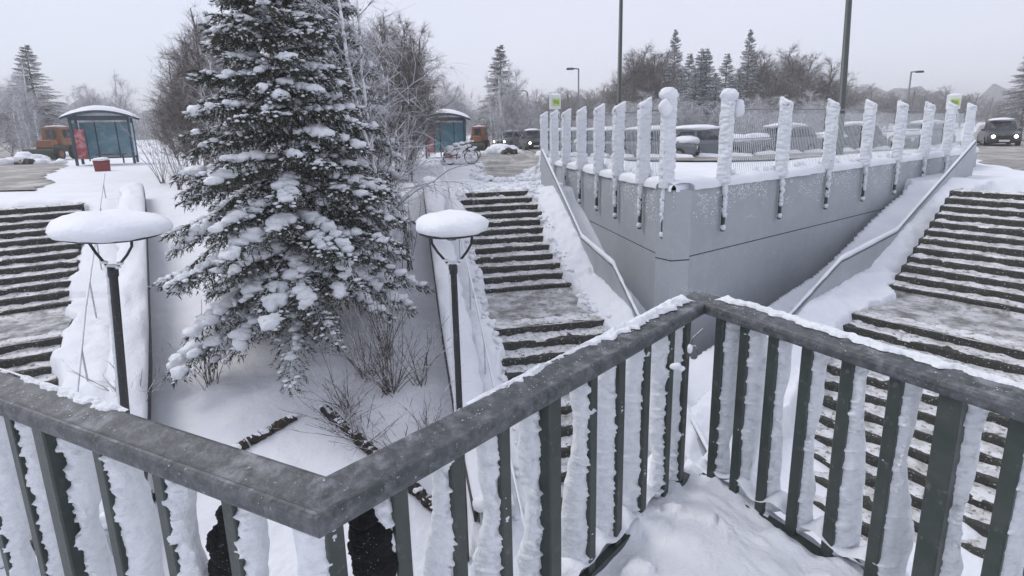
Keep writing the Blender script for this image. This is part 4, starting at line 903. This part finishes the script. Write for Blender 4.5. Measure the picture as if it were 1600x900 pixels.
# red grit bin and snowed-in bicycle beside the shelters
def grit(label, X, Y, rz):
    zg = ground(X, Y); root = thing('grit_bin', label, 'grit bin', (X, Y, zg), rz, 'red grit bins')
    root.scale = (.66, .7, .7); G().box((0, 0, .30), (.95, .6, .75), 0, 1.08, bev=.03).obj('bin', 'red', root); G().box((0, 0, .71), (1.08, .72, .08), bev=.03).obj('lid', 'red', root)
    g = G(); g.blob((0, 0, .82), (.55, .38, .15), 3, .2, 1.5, 3); g.obj('snow_cap', 'snow', root, True)
def bike(label, X, Y, rz):
    zg = ground(X, Y)+.02; root = thing('bicycle', label, 'bicycle', (X, Y, zg), rz, 'snow-covered bicycles')
    for x in (-.52, .52):
        g = G(); n = 24; g.tube([(x+.33*math.cos(a), 0, .34+.33*math.sin(a)) for a in np.linspace(0, 2*math.pi, n+1)], .024, 6, False); wl_ = g.obj('wheel', 'tyre', root, True)
        g = G(); [g.tube([(x, 0, .34), (x+.31*math.cos(a), 0, .34+.31*math.sin(a))], .004, 4) for a in np.linspace(0, 2*math.pi, 13)[:-1]]; setp(g.obj('spokes', 'galv', wl_), kind='stuff')
    fr = [(-.52, .34), (-.08, .30), (-.22, .82), (-.52, .34)]; g = G(); g.tube([(a, 0, b) for a, b in fr], .018, 6); g.tube([(-.08, 0, .30), (.34, 0, .80), (-.2, 0, .76)], .018, 6); g.tube([(.52, 0, .34), (.34, 0, .80), (.32, 0, .98)], .016, 6); g.obj('frame', 'red', root, True)
    g = G(); g.tube([(.30, -.26, 1.0), (.34, 0, .98), (.30, .26, 1.0)], .015, 6); g.obj('handlebar', 'black', root, True); g = G(); g.blob((-.23, 0, .88), (.14, .08, .04), 2, .1); g.obj('saddle', 'black', root, True)
    g = G()
    for i, (x, y, z, r) in enumerate([(-.23, 0, .95, .12), (.32, .2, 1.04, .07), (.32, -.2, 1.04, .07), (.05, 0, .80, .10), (.2, 0, .82, .10), (-.52, 0, .70, .10), (.52, 0, .70, .10), (-.5, 0, .80, .16), (0, 0, .45, .11), (-.12, 0, .62, .08), (-.2, .2, .2, .3), (.2, .2, .15, .3), (-.65, .15, .12, .26), (.5, .25, .2, .3), (-.35, 0, .55, .12), (.4, 0, .5, .12)]): g.blob((x, y, z), (r*1.4, r*.8, r*.7), 2, .35, 2, i)
    setp(g.obj('snow', 'snow', root, True), kind='stuff')
q = atY(705, 252, 27.5); grit('red grit bin with a snow cap in front of the middle bus shelter', q[0], 27.5, .1)
q = atY(721, 250, 26.8); bike('bicycle buried in snow beside the red grit bin', q[0], 26.5, .25)
q = atY(726, 246, 28.6); bike('second snow-covered bicycle closer to the snowplough', q[0], 29.5, .5)
q = atY(158, 250, 27.5); grit('red grit bin with a snow cap in front of the left bus shelter', q[0], 27.5, .6)
# ------------------------------------------------------------------ vehicles
def loft(secs, closed=True):
    """secs: list of rings with equal counts"""
    g = G(); P = np.array(secs); n, m = P.shape[:2]
    fs = [(i*m+k, i*m+(k+1) % m, (i+1)*m+(k+1) % m, (i+1)*m+k) for i in range(n-1) for k in range(m)]+[tuple(range(m))[::-1], tuple(range((n-1)*m, n*m))]
    return g.add(P.reshape(-1, 3).tolist(), fs)
def car(name, label, cat, X, Y, zg, rz, m, grp=None, W=1.78, L=4.4, Hh=1.55, lights=False, pickup=False, snow=True, half=None):
    root = thing(name, label, cat, (X, Y, zg), rz, grp); h = W/2
    prof = [(-L/2, .42, .72, .86), (-L/2+.08, .28, .84, .95), (-L/2+.9, .24, .97, 1), (-L/4+.1, .24, 1.0, 1), (L/2-.9, .24, .98, 1), (L/2-.1, .28, .88, .96), (L/2, .42, .74, .88)]
    secs = []
    for (x, z0, z1, k) in prof:
        hw = h*k; secs.append([(x, -hw*.94, z0), (x, -hw, z0+.12), (x, -hw, z1-.16), (x, -hw*.9, z1), (x, hw*.9, z1), (x, hw, z1-.16), (x, hw, z0+.12), (x, hw*.94, z0)])
    loft(secs).obj('body', m, root)
    c0_, c1_ = (-L/2+1.15, L/2-.35) if not pickup else (-L/2+1.2, .75); tz = Hh
    cab = [(c0_, .96, .96, .86), (c0_+.62, .96, tz-.04, .74), (c0_+.8, .96, tz, .72), (c1_-.6, .96, tz, .72), (c1_-.4, .96, tz-.04, .74), (c1_, .96, .98, .84)]
    secs = [[(x, -h*.88, z0-.02), (x, -h*k, z1), (x, h*k, z1), (x, h*.88, z0-.02)] for (x, z0, z1, k) in cab]; loft(secs).obj('cabin', m, root)
    # glass set proud of the cabin
    def pane(nm, pts): g = G(); n_ = (Vector(pts[1])-Vector(pts[0])).cross(Vector(pts[2])-Vector(pts[0])).normalized()*.012; g.add([Vector(p)+n_ for p in pts]+[Vector(p)-n_ for p in pts], [(0, 1, 2, 3), (7, 6, 5, 4), (0, 4, 5, 1), (1, 5, 6, 2), (2, 6, 7, 3), (3, 7, 4, 0)]); g.obj(nm, 'cglass', root)
    a = .18; pane('windscreen', [(c0_+.07, h*.78, 1.03), (c0_+.07, -h*.78, 1.03), (c0_+.56, -h*.68, tz-.10), (c0_+.56, h*.68, tz-.10)])
    pane('rear_window', [(c1_-.06, -h*.76, 1.05), (c1_-.06, h*.76, 1.05), (c1_-.37, h*.66, tz-.10), (c1_-.37, -h*.66, tz-.10)])
    mid = (c0_+c1_)/2+.1
    for s_ in (-1, 1):
        for (xa, xb, xc, xd) in ((c0_+.38, mid-.06, mid-.06, c0_+.82), (mid+.06, c1_-.35, c1_-.62, mid+.06)): pane('side_window', [(xa, s_*h*.875, 1.03), (xb, s_*h*.875, 1.03), (xc, s_*h*.745, tz-.11), (xd, s_*h*.745, tz-.11)])
    for x in (-L/2+.82, L/2-.85):
        for s_ in (-1, 1):
            o = G().tube([(x, s_*(h-.19), .33), (x, s_*(h-.17), .33), (x, s_*(h+.0), .33), (x, s_*(h+.012), .33)], [.30, .33, .33, .29], 20).obj('wheel', 'tyre', root)
            G().tube([(x, s_*(h+.006), .33), (x, s_*(h+.022), .33)], [.20, .17], 14).obj('rim', 'galv', o)
    for s_ in (-1, 1):
        G().tube([(-L/2+.03, s_*h*.62, .66), (-L/2-.025, s_*h*.62, .66)], [.105, .085], 12).obj('headlight', 'lamp_on' if lights else 'white', root)
        G().box((L/2-.01, s_*h*.74, .72), (.05, .18, .16)).obj('tail_light', 'red', root); G().box((c0_+.42, s_*(h+.03), 1.06), (.10, .2, .14), bev=.02).obj('mirror', m, root)
    G().box((-L/2-.005, 0, .62), (.06, W*.42, .17)).obj('grille', 'tyre', root); G().box((-L/2-.03, 0, .38), (.14, W*.86, .16), bev=.03).obj('bumper', 'tyre', root); G().box((-L/2-.105, 0, .41), (.02, .5, .11)).obj('number_plate', 'white', root)
    if snow:
        g = G(); g.blob(((c0_+c1_)/2+.05, 0, tz+.05), ((c1_-c0_)*(.36 if snow != 2 else .42), h*(.74 if snow != 2 else .86), .13 if snow != 2 else .17), 3, .2, 1.5, 2); g.obj('roof_snow', 'snow', root, True)
        if snow == 2: g = G(); g.blob((-L/2+.72, 0, .98), (.75, h*.95, .30), 3, .2, 1.5, 5); g.blob((L/2-.3, 0, .98), (.42, h*.95, .26), 3, .2, 1.5, 5); [g.blob((x_, s_*(h+.15), .05), (.8, .35, .34), 3, .3, 1.5, 7) for x_ in (-1.5, 0, 1.5) for s_ in (-1, 1)]; setp(g.obj('body_snow', 'snow', root, True), kind='stuff')
    return root
q = atY(831, 232, 47); car('pickup_truck', 'dark pickup with lit headlights and snow on its roof coming along the slushy road', 'pickup truck', q[0], 47, -1.88, math.pi/2+.12, 'car_dark', 'vehicles driving with headlights on', 1.72, 4.9, 1.62, True, True)
q = atY(796, 228, 53); car('parked_car', 'grey car with a lit headlight partly hidden behind the dirty snow pile', 'car', q[0]+.1, 54, -1.9, math.pi/2-.5, 'car_grey', 'vehicles driving with headlights on', lights=True)
q = atY(856, 225, 55); car('parked_car', 'silver car parked behind the dark pickup, left of the sign', 'car', q[0], 56, -1.9, math.pi/2+.7, 'car_grey', 'cars parked in snow', snow=2)
q = atY(1556, 236, 36); car('pickup_truck', 'dark pickup on the road at the right margin above the steps', 'pickup truck', q[0], 36, -1.8, math.pi/2-.6, 'car_dark', 'vehicles driving with headlights on', 1.72, 4.9, 1.62, True, True)
spots = [((3.9, 34), 2.3, 'car_dark', 'dark snow-covered car behind the third and fourth farthest fence posts'), ((5.7, 31), 2.35, 'car_blue', 'slate car under thick snow behind the middle fence posts, beyond the street'), ((7.7, 29), 2.6, 'car_grey', 'silver car under thick snow beside the tall pole foot'), ((10.0, 28.5), 2.95, 'car_grey', 'silver snow-covered car nearest the corner of the fence'),
         ((14.6, 30), .25, 'car_grey', 'silver snow-covered car just right of the fence corner'), ((19.3, 31.5), .4, 'car_dark', 'dark snow-covered car behind the right-hand fence'), ((25, 33.5), .5, 'car_blue', 'slate snow-covered car at the far end of the right-hand fence')]
for (x, y), rz, m, lb in spots: car('parked_car', lb, 'car', x, y, -1.80, rz, m, 'cars parked behind the fences', snow=2)
def tractor(label, X, Y, zg, rz, sc=1):
    root = thing('snowplough', label, 'snowplough', (X, Y, zg), rz, 'orange snowploughs'); root.scale = (sc,)*3
    G().box((.2, 0, 1.45), (1.2, 1.2, 1.15), 0, .9, bev=.06).obj('cab', 'orange', root)
    G().box((-.39, 0, 1.62), (.03, .55, .50)).obj('windscreen', 'cglass', root); G().box((.82, 0, 1.6), (.03, .7, .5)).obj('rear_window', 'cglass', root)
    for s_ in (-1, 1): G().box((.2, s_*.575, 1.6), (.75, .03, .5)).obj('side_window', 'cglass', root)
    G().box((0, 0, .72), (2.0, 1.0, .45), bev=.05).obj('chassis', 'green_dark', root); G().box((-.85, 0, 1.0), (.8, .9, .5), 0, .9, bev=.06).obj('bonnet', 'orange', root)
    for x, r in ((-.75, .38), (.7, .46)):
        for s_ in (-1, 1): o = G().tube([(x, s_*.42, r), (x, s_*.64, r)], r, 20).obj('wheel', 'tyre', root); G().tube([(x, s_*.645, r), (x, s_*.66, r)], [r*.55, r*.5], 12).obj('rim', 'orange', o)
    g = G(); n = 14; P = np.zeros((2, n, 3))
    for j, y in enumerate((-.85, .85)):
        for k in range(n): a = -1.0+2.0*k/(n-1); P[j, k] = (-1.75+.25*math.cos(a)*-1+.2, y, .42+.36*math.sin(a))
    g.grid(P); P[..., 0] += .03; g.grid(P[::-1]); g.obj('plough_blade', 'green_dark', root, True); G().box((-1.4, 0, .5), (.6, .15, .12)).obj('blade_arm', 'green_dark', root)
    G().tube([(.2, .35, 2.02), (.2, .35, 2.2)], [.09, .07], 10).obj('beacon', 'orange', root); G().tube([(-.6, -.3, 1.2), (-.6, -.3, 1.95)], .03, 8).obj('exhaust', 'black', root)
    g = G(); g.blob((.2, 0, 2.05), (.55, .5, .07), 3, .2); g.obj('roof_snow', 'snow', root, True)
q = atY(749, 232, 47); tractor('small orange snowplough on the road right of the middle bus shelter', q[0], 47, -1.86, 1.35)
q = atY(90, 232, 47); tractor('small orange snowplough on the road left of the left bus shelter', q[0], 47, -1.86, 1.7, 1.35)
random.seed(4)
# dirty snow pile
def pile(label, x, y, Y, w_, grp=None):
    q = atY(x, y, Y); root = thing('snow_pile', label, 'snow pile', (q[0], Y, -1.82), 0, 'snow piles beside the road'); g = G()
    for i in range(26): a = random.gauss(0, .42); r = random.uniform(.25, .6)*(1-abs(a)*.4); g.blob((a*w_, random.gauss(0, .4), r*.3+max(0, .55-abs(a))*random.random()*.9), (r*1.2, r, r*.8), 2, .4, 1.6, i)
    setp(g.obj('heap', 'snow', root, True), kind='stuff'); g = G()
    for i in range(9): g.blob((w_*.33+random.gauss(0, .28), -.95+random.gauss(0, .1), .12+random.random()*.25), (.25, .2, .18), 2, .5, 2, i)
    setp(g.obj('dirt', 'soil', root, True), kind='stuff')
pile('plough heap of snow with dark dirt right of the orange snowplough', 783, 237, 38, 1.5)
pile('plough heap of snow near the left margin beside the left snowplough', 40, 238, 38, 2.2)
# ------------------------------------------------------------------ poles, street lamps, stop sign
def pole(label, x, ybase, Y, r, H, grp, tilt=0):
    q = atY(x, ybase, Y); root = thing('lamp_mast', label, 'mast', (q[0], Y, -1.85), 0, grp); root.rotation_euler = (0, tilt, 0)
    G().tube([(0, 0, 0), (0, 0, 1.0), (0, 0, 1.02), (0, 0, H)], [r*1.15, r*1.15, r, r*.6], 14).obj('shaft', 'rail', root, True)
    g = G(); g.tube([(0, 0, H-.05), (-.5, 0, H+.25), (-1.4, 0, H+.4)], r*.5, 8); g.obj('arm', 'rail', root, True); G().box((-1.7, 0, H+.4), (.7, .3, .12), bev=.03).obj('lamp_head', 'galv', root)
pole('tall dark green mast rising out of the top behind the middle fence', 966, 225, 27, .115, 11, 'tall green masts')
pole('tall dark green mast rising out of the top behind the right-hand fence', 1312, 225, 27, .17, 12, 'tall green masts', math.radians(-2.0))
def street_lamp(label, x, ytop, Y, grp, side=-1, curved=False):
    q = atY(x, ytop, Y); zg = -1.9; h = q[2]-zg; root = thing('street_lamp', label, 'street lamp', (q[0], Y, zg), 0, grp); r = .055*Y/40
    G().tube([(0, 0, 0), (0, 0, h)], [r*1.2, r], 10).obj('post', 'galv', root, True)
    if curved: pts = [(0, 0, h-.1), (side*.1, 0, h+.2), (side*.45, 0, h+.32)]
    else: pts = [(0, 0, h-.03), (side*.35, 0, h), (side*.5, 0, h)]
    G().tube(pts, r*.8, 8).obj('arm', 'galv', root, True); G().box((side*.62, 0, pts[-1][2]-.02), (.55, .22, .14), bev=.03).obj('lamp_head', 'rail', root)
    g = G(); g.blob((side*.62, 0, pts[-1][2]+.07), (.26, .1, .05), 2, .2); g.obj('snow', 'snow', root, True)
street_lamp('grey street lamp with a flat head standing behind the far end of the middle fence', 904, 107, 42, 'grey street lamps')
street_lamp('small distant street lamp between the larch and the stop sign', 824, 145, 80, 'grey street lamps', curved=True)
street_lamp('thin street lamp behind the right-hand fence near its far end', 1424, 112, 42, 'grey street lamps', 1)
def stop(label, x, Y, rz, txt):
    q = atY(x, 160, Y); root = thing('stop_sign', label, 'bus stop sign', (q[0], Y, -1.7), rz, 'bus stop signs'); zc = q[2]+1.7
    G().tube([(0, 0, 0), (0, 0, zc-.22)], .05, 10).obj('post', 'rime_patch', root, True)
    b = G().box((0, 0, zc), (.40, .09, .46), bev=.015).obj('sign_box', 'white', root); G().box((.045, -.055, zc), (.27, .02, .26)).obj('green_panel', 'sign_green', b)
    cu = bpy.data.curves.new('txt', 'FONT'); cu.body = txt; cu.size = .21; cu.align_x = 'CENTER'; cu.align_y = 'CENTER'; cu.extrude = .003
    o = bpy.data.objects.new('txt', cu); C.objects.link(o); bpy.context.view_layer.update(); m2 = bpy.data.meshes.new_from_object(o.evaluated_get(bpy.context.evaluated_depsgraph_get())); bpy.data.objects.remove(o)
    m2.materials.clear(); t_ = link('number', m2, 'sign_ink', b); t_.location = (.045, -.069, zc); t_.rotation_euler = (math.pi/2, 0, 0); m2.name = 'number'
    g = G(); g.blob((0, 0, zc+.25), (.21, .08, .05), 2, .2); g.obj('snow', 'snow', root, True); G().box((0, 0, zc-.48), (.36, .06, .34), bev=.01).obj('timetable_case', 'rime_patch', root); G().box((.12, -.04, zc-.50), (.05, .02, .2)).obj('timetable_mark', 'black', root)
stop('white bus stop box sign with lime panel behind the farthest middle fence posts', 867, 19.6, -.05, '96')
stop('white bus stop box sign with lime panel behind the right-hand fence end', 1490, 19.6, -.75, '96')
# distant hedge and far bus
for k, (xa, xb, Y) in enumerate([(982, 1100, 95), (1100, 1300, 95)]):
    a, b = atY(xa, 212, Y), atY(xb, 212, Y); n = 60; xs_ = np.linspace(a[0], b[0], n); g = G(); P = np.stack([np.stack([xs_, Y+0*xs_+yy, -2.0+hh*(1+.12*fbm(xs_*.6, yy, 3))], -1) for yy, hh in ((0, 0), (.1, 1.5), (.6, 1.9), (1.4, 1.7), (1.6, 0))]); g.grid(P)
    setp(g.obj('hedge', 'hedge', None, True), 'dark snowy hedge beyond the '+('middle' if k == 0 else 'right-hand')+' fence', 'hedge', 'distant snowy hedges')
# ------------------------------------------------------------------ air
g = G(); g.box((30, 165, 4), (640, 380, 23)); hz = g.obj('haze', None); setp(hz, kind='stuff')
hm = bpy.data.materials.new('air'); hm.use_nodes = True; t = hm.node_tree; t.nodes.clear(); o_ = t.nodes.new('ShaderNodeOutputMaterial'); pv = t.nodes.new('ShaderNodeVolumePrincipled')
pv.inputs['Density'].default_value = .0022; pv.inputs['Color'].default_value = (1, 1, 1, 1); t.links.new(pv.outputs[0], o_.inputs['Volume']); hz.data.materials.clear(); hz.data.materials.append(hm)
